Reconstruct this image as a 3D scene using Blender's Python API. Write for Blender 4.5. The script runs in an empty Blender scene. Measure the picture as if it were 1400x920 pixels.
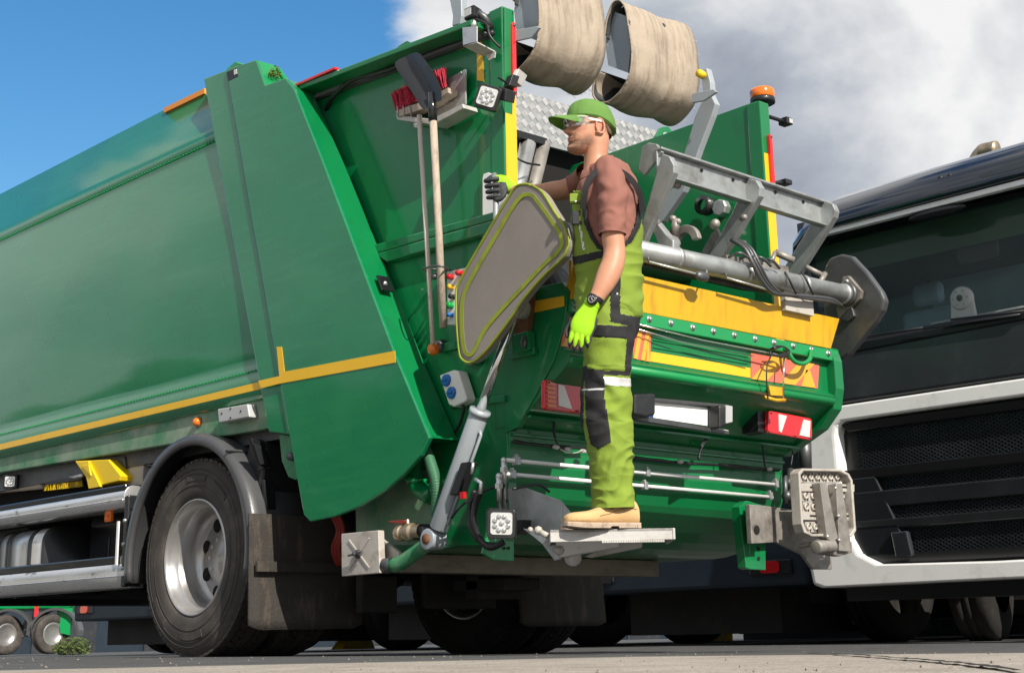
import bpy, bmesh, math, random
from mathutils import Vector as V, Matrix, noise
random.seed(4)
S = bpy.context.scene; C = S.collection
RAD = math.radians
# ---------------------------------------------------------------- camera
F, CY = 2006.0, 330.0
yaw, pit, rol = RAD(43.37), RAD(15.02), RAD(-1.125)
cw = V((math.sin(yaw)*math.cos(pit), math.cos(yaw)*math.cos(pit), math.sin(pit)))
r0 = V((math.cos(yaw), -math.sin(yaw), 0)); u0 = r0.cross(cw)
cr = math.cos(rol)*r0+math.sin(rol)*u0; cu = -math.sin(rol)*r0+math.cos(rol)*u0
cam = bpy.data.objects.new('camera', bpy.data.cameras.new('camera')); C.objects.link(cam); S.camera = cam
cam.matrix_world = Matrix(((cr.x, cu.x, -cw.x, 0), (cr.y, cu.y, -cw.y, 0), (cr.z, cu.z, -cw.z, 0), (0, 0, 0, 1)))
cam.data.sensor_width = 36; cam.data.lens = F/1400*36
cam.data.shift_y = (CY-460)/1400; cam.data.clip_end = 3000; cam.data.clip_start = .02
def ray(x, y): return cw+(x-700)/F*cr-(y-CY)/F*cu
def X(x, y, v):
    d = ray(x, y); return d*(v/d.x)
def Y(x, y, v):
    d = ray(x, y); return d*(v/d.y)
def Z(x, y, v):
    d = ray(x, y); return d*(v/d.z)
def PX(l, v): return [X(x, y, v) for x, y in l]
def PY(l, v): return [Y(x, y, v) for x, y in l]
# ---------------------------------------------------------------- light
SUN = V((-0.20, -0.82, 0.62)).normalized()
sl = bpy.data.objects.new('sun', bpy.data.lights.new('sun', 'SUN')); C.objects.link(sl)
sl.data.energy = 3.4; sl.data.angle = RAD(.5); sl.data.color = (1, .93, .82)
sl.rotation_euler = (-SUN).to_track_quat('-Z', 'Y').to_euler()
W = bpy.data.worlds.new('World'); S.world = W; W.use_nodes = True
nt = W.node_tree; nt.nodes.clear()
def N(t, nt_, **k):
    n = nt_.nodes.new(t)
    for a, b in k.items(): setattr(n, a, b)
    return n
def world():
    L = nt.links.new
    out = N('ShaderNodeOutputWorld', nt); mix = N('ShaderNodeMixShader', nt)
    sky = N('ShaderNodeTexSky', nt, sky_type='NISHITA', sun_disc=False)
    sky.sun_elevation = math.asin(SUN.z); sky.sun_rotation = math.atan2(SUN.x, SUN.y)
    sky.air_density = 1.3; sky.dust_density = .4; sky.ozone_density = 3
    b1 = N('ShaderNodeBackground', nt); b1.inputs[1].default_value = .12
    b2 = N('ShaderNodeBackground', nt); b2.inputs[1].default_value = .48
    hs = N('ShaderNodeHueSaturation', nt); hs.inputs['Saturation'].default_value = 1.36; hs.inputs['Value'].default_value = .60; L(sky.outputs[0], hs.inputs['Color']); L(hs.outputs[0], b1.inputs[0])
    tc = N('ShaderNodeTexCoord', nt)
    mp = N('ShaderNodeMapping', nt); mp.inputs['Scale'].default_value = (1, 1, 1.7); mp.inputs['Location'].default_value = (.37, .1, .2)
    n1 = N('ShaderNodeTexNoise', nt); n1.inputs['Scale'].default_value = 3.0; n1.inputs['Detail'].default_value = 9; n1.inputs['Roughness'].default_value = .52; n1.inputs['Distortion'].default_value = .25
    L(tc.outputs['Generated'], mp.inputs[0]); L(mp.outputs[0], n1.inputs[0])
    # cloud bank lies towards +X, thinning out towards +Y
    dt = N('ShaderNodeVectorMath', nt, operation='DOT_PRODUCT'); dt.inputs[1].default_value = (.24, .93, .28)   # a clear gap lies towards +Y, cloud elsewhere
    L(tc.outputs['Generated'], dt.inputs[0])
    ma = N('ShaderNodeMath', nt, operation='MULTIPLY_ADD'); ma.inputs[1].default_value = -2.6; ma.inputs[2].default_value = 2.41
    L(dt.outputs['Value'], ma.inputs[0])
    cl = N('ShaderNodeClamp', nt); cl.inputs[1].default_value = -.16; cl.inputs[2].default_value = .16; L(ma.outputs[0], cl.inputs[0])
    ad = N('ShaderNodeMath', nt, operation='ADD'); L(n1.outputs[0], ad.inputs[0]); L(cl.outputs[0], ad.inputs[1])
    rp = N('ShaderNodeMapRange', nt, interpolation_type='SMOOTHSTEP'); rp.inputs[1].default_value = .535; rp.inputs[2].default_value = .605
    L(ad.outputs[0], rp.inputs[0]); L(rp.outputs[0], mix.inputs[0])
    n2 = N('ShaderNodeTexNoise', nt); n2.inputs['Scale'].default_value = 2.9; n2.inputs['Detail'].default_value = 8; n2.inputs['Roughness'].default_value = .54; n2.inputs['Distortion'].default_value = .4
    mp2 = N('ShaderNodeMapping', nt); mp2.inputs['Location'].default_value = (2.1, .6, .85); mp2.inputs['Scale'].default_value = (1, 1, 1.5)
    L(tc.outputs['Generated'], mp2.inputs[0]); L(mp2.outputs[0], n2.inputs[0])
    cr_ = N('ShaderNodeValToRGB', nt); e = cr_.color_ramp.elements
    e[0].position = .41; e[0].color = (.30, .34, .42, 1); e[1].position = .67; e[1].color = (1.0, 1.0, 1.0, 1)
    m = e.new(.53); m.color = (.52, .56, .63, 1)
    dd = N('ShaderNodeMath', nt, operation='MULTIPLY_ADD'); dd.inputs[1].default_value = -.42; dd.inputs[2].default_value = .36; L(ad.outputs[0], dd.inputs[0])
    ee = N('ShaderNodeMath', nt, operation='ADD'); L(dd.outputs[0], ee.inputs[0]); L(n2.outputs[0], ee.inputs[1])
    L(ee.outputs[0], cr_.inputs[0]); L(cr_.outputs[0], b2.inputs[0])
    L(b1.outputs[0], mix.inputs[1]); L(b2.outputs[0], mix.inputs[2]); L(mix.outputs[0], out.inputs[0])
world()
S.view_settings.view_transform = 'Standard'; S.view_settings.look = 'None'; S.view_settings.exposure = .92; S.view_settings.gamma = 1
S.render.engine = 'CYCLES'; S.render.resolution_x = 1024; S.render.resolution_y = 672
# ---------------------------------------------------------------- materials
MT = {}
def mat(name, col, rough=.5, metal=0, coat=0, dirt=None, bump=0, bs=60, var=.12, vs=3, trans=0, emit=0, streak=None, spec=.5, ior=1.45, subs=0, alpha=1):
    """dirt=(colour, scale, threshold, soft); streak = vertical stretch of the dirt"""
    m = bpy.data.materials.new(name); m.use_nodes = True; t = m.node_tree; L = t.links.new
    b = t.nodes['Principled BSDF']; g = lambda n: b.inputs[n]
    g('Base Color').default_value = (*col, 1); g('Roughness').default_value = rough; g('Metallic').default_value = metal
    g('Coat Weight').default_value = coat; g('Coat Roughness').default_value = .06; g('Transmission Weight').default_value = trans
    g('Specular IOR Level').default_value = spec; g('IOR').default_value = ior
    g('Alpha').default_value = alpha
    if subs: g('Subsurface Weight').default_value = subs; g('Subsurface Radius').default_value = (.02, .008, .004)
    if emit: g('Emission Color').default_value = (*col, 1); g('Emission Strength').default_value = emit
    tc = N('ShaderNodeTexCoord', t); src = tc.outputs['Object']
    if streak:
        mp = N('ShaderNodeMapping', t); mp.inputs['Scale'].default_value = streak; L(src, mp.inputs[0]); src2 = mp.outputs[0]
    else: src2 = src
    cur = None
    if var:
        n = N('ShaderNodeTexNoise', t); n.inputs['Scale'].default_value = vs; n.inputs['Detail'].default_value = 6; L(src, n.inputs[0])
        mx = N('ShaderNodeMix', t, data_type='RGBA', blend_type='MIX'); mx.inputs[6].default_value = (*[c*(1-var) for c in col], 1); mx.inputs[7].default_value = (*[min(1, c*(1+var)) for c in col], 1)
        L(n.outputs[0], mx.inputs[0]); cur = mx.outputs[2]
        mr = N('ShaderNodeMapRange', t); mr.inputs[3].default_value = max(.02, rough*.75); mr.inputs[4].default_value = min(1, rough*1.25); L(n.outputs[0], mr.inputs[0]); L(mr.outputs[0], g('Roughness'))
    if dirt:
        dc, ds, th, so = dirt
        n = N('ShaderNodeTexNoise', t); n.inputs['Scale'].default_value = ds; n.inputs['Detail'].default_value = 10; n.inputs['Roughness'].default_value = .65; L(src2, n.inputs[0])
        r = N('ShaderNodeMapRange', t); r.inputs[1].default_value = th; r.inputs[2].default_value = th+so; L(n.outputs[0], r.inputs[0])
        mx = N('ShaderNodeMix', t, data_type='RGBA'); mx.inputs[6].default_value = (*col, 1); mx.inputs[7].default_value = (*dc, 1)
        if cur: L(cur, mx.inputs[6])
        L(r.outputs[0], mx.inputs[0]); cur = mx.outputs[2]
    if cur: L(cur, g('Base Color'))
    if bump:
        n = N('ShaderNodeTexNoise', t); n.inputs['Scale'].default_value = bs; n.inputs['Detail'].default_value = 5; L(src, n.inputs[0])
        bp = N('ShaderNodeBump', t); bp.inputs['Strength'].default_value = bump; bp.inputs['Distance'].default_value = .01; L(n.outputs[0], bp.inputs['Height']); L(bp.outputs[0], g('Normal'))
    if name == 'green_side': g('Coat IOR').default_value = 1.5
    MT[name] = m; return m
G1 = (.002, .165, .048)
mat('green_paint', G1, .30, 0, .55, dirt=((.01, .10, .045), 5, .55, .3), bump=.03, bs=5, var=.10)
mat('green_side', (.002, .175, .062), .28, 0, .9, dirt=((.012, .22, .085), 9, .50, .35), bump=.05, bs=2.2, streak=(1, .25, 3), var=.14)
mat('green_dusty', (.015, .18, .07), .5, 0, .15, dirt=((.30, .33, .26), 3.5, .38, .35), bump=.05, var=.15)
mat('green_belly', (.002, .15, .042), .4, 0, .35, dirt=((.20, .17, .12), 2.2, .60, .3), bump=.04, var=.12)
mat('green_bright', (.004, .24, .065), .35, 0, .4)
mat('yellow_tape', (.78, .46, .015), .35, 0, .2, dirt=((.30, .2, .03), 14, .62, .3), var=.06)
mat('yellow_board', (.62, .35, .010), .42, 0, .2, dirt=((.34, .17, .02), 7, .52, .35), streak=(2.5, 1, .6), bump=.05, var=.12)
mat('yellow_plastic', (.75, .52, .01), .4, 0, .1)
mat('orange_lens', (.75, .16, .01), .2, 0, .6, emit=0)
mat('orange_tape', (.70, .25, .02), .35)
mat('red_lens', (.62, .015, .02), .16, 0, .8, var=.1, vs=20)
mat('white_lens', (.66, .62, .58), .16, 0, .8, var=.15, vs=90)
mat('red_tape', (.75, .14, .09), .38, 0, .3, bump=.08, bs=300)
mat('amber_tape', (.75, .36, .03), .38, 0, .3)
mat('galvanised', (.40, .42, .42), .42, .65, dirt=((.20, .19, .17), 9, .50, .3), bump=.05, bs=40, var=.25, vs=14)
mat('galvanised_dirty', (.30, .28, .255), .55, .45, dirt=((.11, .095, .08), 8, .47, .25), bump=.12, bs=45, var=.3, vs=12)
mat('aluminium', (.62, .62, .61), .33, .8, dirt=((.30, .29, .27), 12, .57, .3), bump=.06, bs=50, var=.2, vs=10)
mat('aluminium_dull', (.50, .49, .47), .6, .3, dirt=((.28, .25, .22), 10, .52, .3), bump=.1, bs=60, var=.2, vs=8)
mat('tread_alu', (.36, .37, .38), .5, .5, dirt=((.24, .24, .23), 12, .55, .3), var=.15, vs=10)
mat('tread_bar', (.74, .74, .73), .35, .45)
mat('chrome', (.72, .73, .74), .26, .72, dirt=((.05, .055, .06), 4, .60, .10), streak=(1, 1.2, 4), bump=.03, bs=8, var=.1)
mat('cylinder_grey', (.33, .37, .40), .35, .1, .3, dirt=((.18, .18, .18), 10, .62, .3), var=.08)
mat('rod', (.75, .75, .74), .12, 1, var=.05)
mat('steel_dark', (.12, .125, .13), .45, .7, dirt=((.06, .05, .045), 8, .5, .3), bump=.08, var=.2)
mat('beam_taupe', (.21, .18, .145), .72, .05, dirt=((.085, .07, .055), 5, .46, .35), streak=(1, 1, 3), bump=.12, bs=50, var=.25, vs=6)
mat('plate_pale', (.46, .43, .39), .6, .15, dirt=((.26, .22, .18), 12, .50, .25), bump=.12, bs=50, var=.2)
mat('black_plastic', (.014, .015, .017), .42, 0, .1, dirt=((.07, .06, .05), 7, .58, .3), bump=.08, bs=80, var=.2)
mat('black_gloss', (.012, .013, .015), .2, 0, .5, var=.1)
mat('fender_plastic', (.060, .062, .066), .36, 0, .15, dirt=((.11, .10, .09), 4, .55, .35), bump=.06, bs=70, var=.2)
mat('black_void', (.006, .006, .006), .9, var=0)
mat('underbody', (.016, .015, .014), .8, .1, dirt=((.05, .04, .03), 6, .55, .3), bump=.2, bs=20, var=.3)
mat('flap_rubber', (.034, .030, .026), .85, dirt=((.12, .09, .064), 4, .53, .25), streak=(3.5, 3.5, 1), bump=.4, bs=70, var=.35, vs=9)
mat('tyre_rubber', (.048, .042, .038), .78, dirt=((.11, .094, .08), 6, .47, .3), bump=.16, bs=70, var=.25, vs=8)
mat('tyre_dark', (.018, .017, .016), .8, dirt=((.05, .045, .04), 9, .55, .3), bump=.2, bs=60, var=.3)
mat('rim_steel', (.46, .45, .44), .30, .75, dirt=((.22, .17, .12), 6, .58, .3), var=.12, bump=.03)
mat('rust', (.20, .09, .04), .8, .2, dirt=((.07, .04, .03), 10, .5, .3), bump=.3)
mat('belt_rubber', (.40, .335, .265), .85, dirt=((.13, .095, .06), 3.2, .50, .3), streak=(3, 1, 1), bump=.35, bs=28, var=.28, vs=11)
mat('belt_inner', (.030, .034, .036), .55, dirt=((.08, .075, .07), 5, .55, .3), var=.2, bump=.1)
mat('pad_grey', (.235, .212, .19), .75, dirt=((.26, .235, .215), 5, .50, .35), bump=.05, bs=60, var=.25, vs=4)
mat('piping', (.25, .31, .02), .65, dirt=((.10, .12, .02), 9, .5, .3), var=.15)
mat('wood', (.42, .35, .28), .7, dirt=((.14, .10, .08), 16, .50, .25), streak=(3, 3, .6), bump=.15, bs=60, var=.2)
mat('wood_pale', (.56, .50, .43), .65, dirt=((.3, .25, .2), 16, .58, .25), streak=(3, 3, .6), bump=.1)
mat('red_bristle', (.42, .02, .045), .7, var=.3, vs=30)
mat('pole_white', (.80, .80, .79), .35, .1, .2, dirt=((.5, .48, .45), 10, .6, .3))
mat('plastic_white', (.72, .71, .68), .45, 0, .1, dirt=((.45, .42, .38), 8, .6, .3))
mat('plastic_grey', (.40, .41, .41), .45)
mat('blue_plug', (.01, .13, .42), .35, 0, .2)
mat('btn_red', (.50, .01, .015), .3, 0, .3); mat('btn_yellow', (.75, .42, .02), .3, 0, .3); mat('btn_green', (.0, .30, .05), .3, 0, .3)
mat('hose_green', (.05, .17, .09), .5, dirt=((.2, .2, .16), 20, .55, .3))
mat('hose_red', (.25, .03, .02), .6)
mat('brass', (.45, .36, .25), .4, .8, dirt=((.2, .17, .12), 12, .5, .3))
mat('plate_white', (.85, .85, .84), .3, 0, .4, var=.03)
mat('plate_blue', (.01, .05, .45), .3)
mat('moss', (.14, .17, .015), .9, var=.4, vs=60)
mat('led_glass', (.62, .62, .60), .12, .3, .8, var=.12, vs=80)
mat('cab_white', (.82, .82, .80), .28, 0, .6, dirt=((.42, .44, .38), 5, .55, .4), var=.06)
mat('cab_navy', (.007, .010, .018), .16, 0, .9, var=.15, bump=.01, bs=4)
mat('cab_grey', (.024, .027, .032), .38, 0, .4, dirt=((.05, .055, .06), 3, .5, .4), bump=.03, var=.15)
mat('cab_black', (.008, .009, .011), .42, 0, .1, var=.2)
mat('grille_black', (.012, .013, .016), .35, 0, .2)
mat('glass_dark', (.02, .05, .05), .03, 0, 0, var=0, spec=.6, alpha=.20)
mat('sky_reflect_blue', (.22, .36, .50), .5, 0, .2, var=.5, vs=3)  # blue of seats and rear wall stands for sky reflected in the windscreen
mat('interior_green', (.05, .12, .07), .6)
mat('container_navy', (.012, .022, .035), .5, var=.2)
mat('distant_green', (.0, .26, .07), .4, var=.1)
mat('leaf', (.06, .09, .015), .6, var=.5, vs=8)
mat('leaf_dark', (.035, .065, .022), .6, var=.6, vs=1.5)
mat('bark', (.08, .06, .04), .9, bump=.3)
mat('car_grey', (.06, .07, .085), .25, .3, .8)
mat('wall_pale', (.42, .41, .38), .8, var=.1)
def belt_mat():
    m = mat('belt_rubber', (.36, .30, .235), .85, dirt=((.15, .115, .08), 4, .48, .3), streak=(7, 1, 1), bump=.35, bs=28, var=.25, vs=11); t = m.node_tree; L = t.links.new; b = t.nodes['Principled BSDF']; src = b.inputs['Base Color'].links[0].from_socket
    tc = N('ShaderNodeTexCoord', t); s = N('ShaderNodeSeparateXYZ', t); L(tc.outputs['Object'], s.inputs[0]); n = N('ShaderNodeTexNoise', t); n.inputs['Scale'].default_value = 7; n.inputs['Detail'].default_value = 8; L(tc.outputs['Object'], n.inputs[0])
    a = N('ShaderNodeMath', t, operation='MULTIPLY_ADD'); a.inputs[1].default_value = .35; L(n.outputs[0], a.inputs[0]); L(s.outputs[2], a.inputs[2])
    r = N('ShaderNodeMapRange', t, interpolation_type='SMOOTHSTEP'); r.inputs[1].default_value = 2.66; r.inputs[2].default_value = 2.50; r.inputs[3].default_value = 0; r.inputs[4].default_value = .8; L(a.outputs[0], r.inputs[0])   # oily scuffed stain along the hanging fold
    x = N('ShaderNodeMix', t, data_type='RGBA'); L(r.outputs[0], x.inputs[0]); L(src, x.inputs[6]); x.inputs[7].default_value = (.15, .105, .055, 1); L(x.outputs[2], b.inputs['Base Color'])
belt_mat()
# clothes and skin
mat('cloth_green', (.185, .27, .028), .85, bump=.25, bs=260, var=.12, vs=9, dirt=((.14, .22, .025), 22, .60, .3))
mat('cloth_black', (.015, .015, .017), .85, bump=.25, bs=260, var=.25, vs=14, dirt=((.05, .05, .05), 22, .60, .3))
mat('cloth_silver', (.62, .62, .62), .4, .2)
mat('shirt_brown', (.25, .105, .080), .88, bump=.22, bs=300, var=.10, vs=9)
mat('cap_green', (.105, .225, .045), .8, bump=.2, bs=260, var=.1, vs=12)
mat('cap_under', (.10, .26, .03), .85)
mat('glove_neon', (.30, .60, .008), .75, bump=.3, bs=400, var=.12, vs=30)
mat('glove_black', (.035, .037, .042), .55, bump=.4, bs=200, var=.2, vs=40)
mat('suede', (.58, .37, .17), .88, dirt=((.34, .2, .09), 24, .58, .3), bump=.2, bs=150, var=.15, vs=16)
mat('sole', (.42, .33, .25), .8, dirt=((.18, .13, .1), 20, .5, .3), bump=.2)
mat('lens_clear', (.8, .85, .85), .04, 0, 0, var=0, spec=.3, alpha=.10)
mat('frame_clear', (.80, .78, .78), .15, 0, .5, var=0)
mat('eye_white', (.75, .72, .68), .2, 0, .5, var=0); mat('iris', (.10, .13, .15), .2, 0, .5, var=0)
mat('hair', (.13, .085, .05), .8, var=.3, vs=60)
mat('watch_black', (.015, .015, .017), .3, .3, .3); mat('watch_mark', (.6, .6, .6), .3)
mat('lace', (.30, .16, .07), .8)
# ---------------------------------------------------------------- mesh builder
class M:
    def __init__(s): s.v = []; s.f = []; s.m = []; s.s = []; s.slots = []
    def slot(s, name):
        if name not in s.slots: s.slots.append(name)
        return s.slots.index(name)
    def add(s, vs, fs, sm=False, mt=None):
        o = len(s.v); s.v += [V(p) for p in vs]; i = s.slot(mt) if mt else 0
        for f in fs: s.f.append([a+o for a in f]); s.m.append(i); s.s.append(sm)
        return s
    def prism(s, poly, d, mt=None, sm=False):
        n = len(poly); d = V(d); a = [V(p) for p in poly]; b = [p+d for p in a]
        s.add(a+b, [list(range(n))[::-1], list(range(n, 2*n))]+[[i, (i+1) % n, n+(i+1) % n, n+i] for i in range(n)], sm, mt); return s
    def box(s, a, b, mt=None):
        a, b = V(a), V(b); return s.prism([(a.x, a.y, a.z), (b.x, a.y, a.z), (b.x, b.y, a.z), (a.x, b.y, a.z)], (0, 0, b.z-a.z), mt)
    def obox(s, c, ax, ay, az, mt=None):   # oriented box, half-axis vectors
        c, ax, ay, az = V(c), V(ax), V(ay), V(az)
        return s.prism([c-ax-ay-az, c+ax-ay-az, c+ax+ay-az, c-ax+ay-az], az*2, mt)
    def bar(s, p, q, w, h, up=(0, 0, 1), mt=None):
        p, q = V(p), V(q); d = (q-p).normalized(); a = d.cross(V(up)).normalized(); b = a.cross(d)
        return s.prism([p-a*w/2-b*h/2, p+a*w/2-b*h/2, p+a*w/2+b*h/2, p-a*w/2+b*h/2], q-p, mt)
    def rings(s, rs, cap=True, mt=None, sm=True, close=True):
        n = len(rs[0]); vs = [p for r in rs for p in r]; fs = []
        for i in range(len(rs)-1):
            for j in range(n if close else n-1):
                k = (j+1) % n; fs.append([i*n+j, i*n+k, (i+1)*n+k, (i+1)*n+j])
        if cap: fs += [list(range(n))[::-1], [(len(rs)-1)*n+j for j in range(n)]]
        return s.add(vs, fs, sm, mt)
    def tube(s, pts, r, n=10, mt=None, cap=True, sq=1):
        pts = [V(p) for p in pts]; rs = []; a = None
        for i, p in enumerate(pts):
            t = (pts[min(i+1, len(pts)-1)]-pts[max(i-1, 0)]).normalized()
            if a is None: a = t.orthogonal().normalized()
            a = (a-t*a.dot(t)).normalized(); b = t.cross(a); rr = r[i] if isinstance(r, (list, tuple)) else r
            rs.append([p+(a*math.cos(2*math.pi*k/n)+b*math.sin(2*math.pi*k/n)*sq)*rr for k in range(n)])
        return s.rings(rs, cap, mt)
    def lathe(s, prof, o, ax, n=32, mt=None, cap=False, sm=True):
        o, ax = V(o), V(ax).normalized(); a = ax.orthogonal().normalized(); b = ax.cross(a)
        return s.rings([[o+ax*h+(a*math.cos(2*math.pi*k/n)+b*math.sin(2*math.pi*k/n))*r for k in range(n)] for r, h in prof], cap, mt, sm)
    def ball(s, c, r, mt=None, n=16, ax=(1, 0, 0), ay=(0, 1, 0), az=(0, 0, 1)):
        r = V(r) if not isinstance(r, (int, float)) else V((r, r, r)); c = V(c); ax, ay, az = V(ax), V(ay), V(az)
        rs = []
        for i in range(n//2+1):
            t = math.pi*i/(n//2); t = min(max(t, .02), math.pi-.02)
            rs.append([c+ax*r.x*math.sin(t)*math.cos(2*math.pi*k/n)+ay*r.y*math.sin(t)*math.sin(2*math.pi*k/n)+az*r.z*math.cos(t) for k in range(n)])
        return s.rings(rs, True, mt)
    def obj(s, name, m, parent=None, bevel=0, seg=2, sub=0, solid=0, remesh=0, smooth=0):
        me = bpy.data.meshes.new(name); me.from_pydata([tuple(p) for p in s.v], [], s.f); 
        ms = s.slots if s.slots else [m]
        for k in ms: me.materials.append(MT[k if k else m])
        me.polygons.foreach_set('material_index', s.m); me.polygons.foreach_set('use_smooth', s.s)
        bm = bmesh.new(); bm.from_mesh(me); bmesh.ops.recalc_face_normals(bm, faces=bm.faces); bm.to_mesh(me); bm.free()
        o = bpy.data.objects.new(name, me); C.objects.link(o)
        if parent is not None: par(o, parent)
        if solid: md = o.modifiers.new('s', 'SOLIDIFY'); md.thickness = solid; md.offset = -1
        if sub: md = o.modifiers.new('u', 'SUBSURF'); md.levels = sub; md.render_levels = sub
        if remesh:
            md = o.modifiers.new('r', 'REMESH'); md.mode = 'VOXEL'; md.voxel_size = remesh; md.use_smooth_shade = True
            if smooth: md = o.modifiers.new('c', 'SMOOTH'); md.factor = .5; md.iterations = smooth
        if bevel: md = o.modifiers.new('b', 'BEVEL'); md.width = bevel; md.segments = seg; md.limit_method = 'ANGLE'; md.angle_limit = RAD(35); md.harden_normals = False
        return o
def wloc(o):
    l = V(o.location)
    while o.parent: o = o.parent; l = l+V(o.location) if o.type == 'EMPTY' else l
    return l
def par(o, p):
    o.parent = p; r = p
    while r.parent: r = r.parent
    if p is r or True:
        # parts are modelled in world space: undo the root's translation once
        if p is r: o.matrix_parent_inverse = Matrix.Translation(-V(r.location))
def thing(name, label, cat, loc, group=None):
    o = bpy.data.objects.new(name, None); C.objects.link(o); o.location = loc; o.empty_display_size = .1
    o['label'] = label; o['category'] = cat
    if group: o['group'] = group
    return o
def tag(o, label, cat, group=None):
    o['label'] = label; o['category'] = cat
    if group: o['group'] = group
    return o
def kind(o, k): o['kind'] = k; return o
def arc(c, r, a0, a1, n, ax, ay): return [V(c)+V(ax)*r*math.cos(a0+(a1-a0)*i/n)+V(ay)*r*math.sin(a0+(a1-a0)*i/n) for i in range(n+1)]
def smooth_path(pts, k=6):
    pts = [V(p) for p in pts]; out = []
    for i in range(len(pts)-1):
        p0, p1, p2, p3 = pts[max(i-1, 0)], pts[i], pts[i+1], pts[min(i+2, len(pts)-1)]
        for j in range(k):
            t = j/k; out.append(.5*((2*p1)+(p2-p0)*t+(2*p0-5*p1+4*p2-p3)*t*t+(3*p1-p0-3*p2+p3)*t**3))
    return out+[pts[-1]]
def rrect(c, a, b, r, n=4):   # rounded rectangle, half vectors a,b
    c, a, b = V(c), V(a), V(b); la, lb = a.length, b.length; ua, ub = a/la, b/lb; o = []
    for sx, sy, t in ((1, 1, 0), (-1, 1, 90), (-1, -1, 180), (1, -1, 270)):
        q = c+ua*sx*(la-r)+ub*sy*(lb-r)
        for i in range(n+1): an = RAD(t+90*i/n); o.append(q+ua*r*math.cos(an)+ub*r*math.sin(an))
    return o
EX, EY, EZ = V((1, 0, 0)), V((0, 1, 0)), V((0, 0, 1))
def gz(x, y):
    z = -.0185-.0138*min(max(x, 3), 6.4)
    if y > 8: z -= .005*(y-8)
    return z
# ---------------------------------------------------------------- ground
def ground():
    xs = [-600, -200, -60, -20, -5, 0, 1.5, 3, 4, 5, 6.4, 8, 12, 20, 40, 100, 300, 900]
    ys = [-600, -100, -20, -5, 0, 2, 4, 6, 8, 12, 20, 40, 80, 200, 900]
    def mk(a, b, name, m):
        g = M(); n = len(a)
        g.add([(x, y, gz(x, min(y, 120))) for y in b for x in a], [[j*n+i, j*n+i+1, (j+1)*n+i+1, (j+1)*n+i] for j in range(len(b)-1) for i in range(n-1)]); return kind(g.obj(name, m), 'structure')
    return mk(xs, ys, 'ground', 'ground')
def ground_mat():
    m = bpy.data.materials.new('ground'); m.use_nodes = True; t = m.node_tree; L = t.links.new; b = t.nodes['Principled BSDF']; MT['ground'] = m
    tc = N('ShaderNodeTexCoord', t); sp = N('ShaderNodeSeparateXYZ', t); L(tc.outputs['Object'], sp.inputs[0])
    # concrete near the camera, shaded ground beyond painted darker: border runs across the view
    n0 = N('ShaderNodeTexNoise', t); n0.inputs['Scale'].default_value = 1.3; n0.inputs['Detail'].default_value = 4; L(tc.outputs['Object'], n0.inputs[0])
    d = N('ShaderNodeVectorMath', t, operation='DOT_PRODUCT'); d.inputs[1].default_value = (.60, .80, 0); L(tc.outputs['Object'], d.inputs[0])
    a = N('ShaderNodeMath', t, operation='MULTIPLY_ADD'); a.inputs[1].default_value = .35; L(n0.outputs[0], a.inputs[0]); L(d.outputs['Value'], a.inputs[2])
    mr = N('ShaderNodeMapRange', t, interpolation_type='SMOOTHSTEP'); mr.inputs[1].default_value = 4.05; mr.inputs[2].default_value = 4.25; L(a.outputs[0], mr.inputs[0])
    n1 = N('ShaderNodeTexNoise', t); n1.inputs['Scale'].default_value = 5; n1.inputs['Detail'].default_value = 12; n1.inputs['Roughness'].default_value = .7; L(tc.outputs['Object'], n1.inputs[0])
    n2 = N('ShaderNodeTexNoise', t); n2.inputs['Scale'].default_value = 160; n2.inputs['Detail'].default_value = 3; L(tc.outputs['Object'], n2.inputs[0])
    def mix(c1, c2, f):
        x = N('ShaderNodeMix', t, data_type='RGBA'); L(f, x.inputs[0])
        for i, c in ((6, c1), (7, c2)):
            if isinstance(c, tuple): x.inputs[i].default_value = (*c, 1)
            else: L(c, x.inputs[i])
        return x.outputs[2]
    gx = N('ShaderNodeMapRange', t); gx.inputs[1].default_value = 1.1; gx.inputs[2].default_value = 1.35; L(sp.outputs[0], gx.inputs[0])  # ground out of view kept pale to bounce light onto the truck side
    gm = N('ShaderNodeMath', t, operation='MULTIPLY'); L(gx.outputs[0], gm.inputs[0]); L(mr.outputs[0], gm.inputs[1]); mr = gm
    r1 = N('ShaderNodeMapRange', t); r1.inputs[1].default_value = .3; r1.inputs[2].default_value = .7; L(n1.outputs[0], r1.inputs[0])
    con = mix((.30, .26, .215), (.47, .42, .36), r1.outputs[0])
    shade_tone = mix((.05, .05, .052), (.11, .107, .105), r1.outputs[0])
    c = mix(con, shade_tone, mr.outputs[0])
    sp2 = N('ShaderNodeMapRange', t); sp2.inputs[1].default_value = .35; sp2.inputs[2].default_value = .65; L(n2.outputs[0], sp2.inputs[0])
    mm = N('ShaderNodeMix', t, data_type='RGBA', blend_type='MULTIPLY'); mm.inputs[0].default_value = .45; L(c, mm.inputs[6])
    g = N('ShaderNodeCombineColor', t); [L(sp2.outputs[0], g.inputs[i]) for i in range(3)]; L(g.outputs[0], mm.inputs[7])
    L(mm.outputs[2], b.inputs['Base Color']); b.inputs['Roughness'].default_value = .85
    bp = N('ShaderNodeBump', t); bp.inputs['Strength'].default_value = .6; bp.inputs['Distance'].default_value = .006; L(n2.outputs[0], bp.inputs['Height']); L(bp.outputs[0], b.inputs['Normal'])
ground_mat(); ground()

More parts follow.
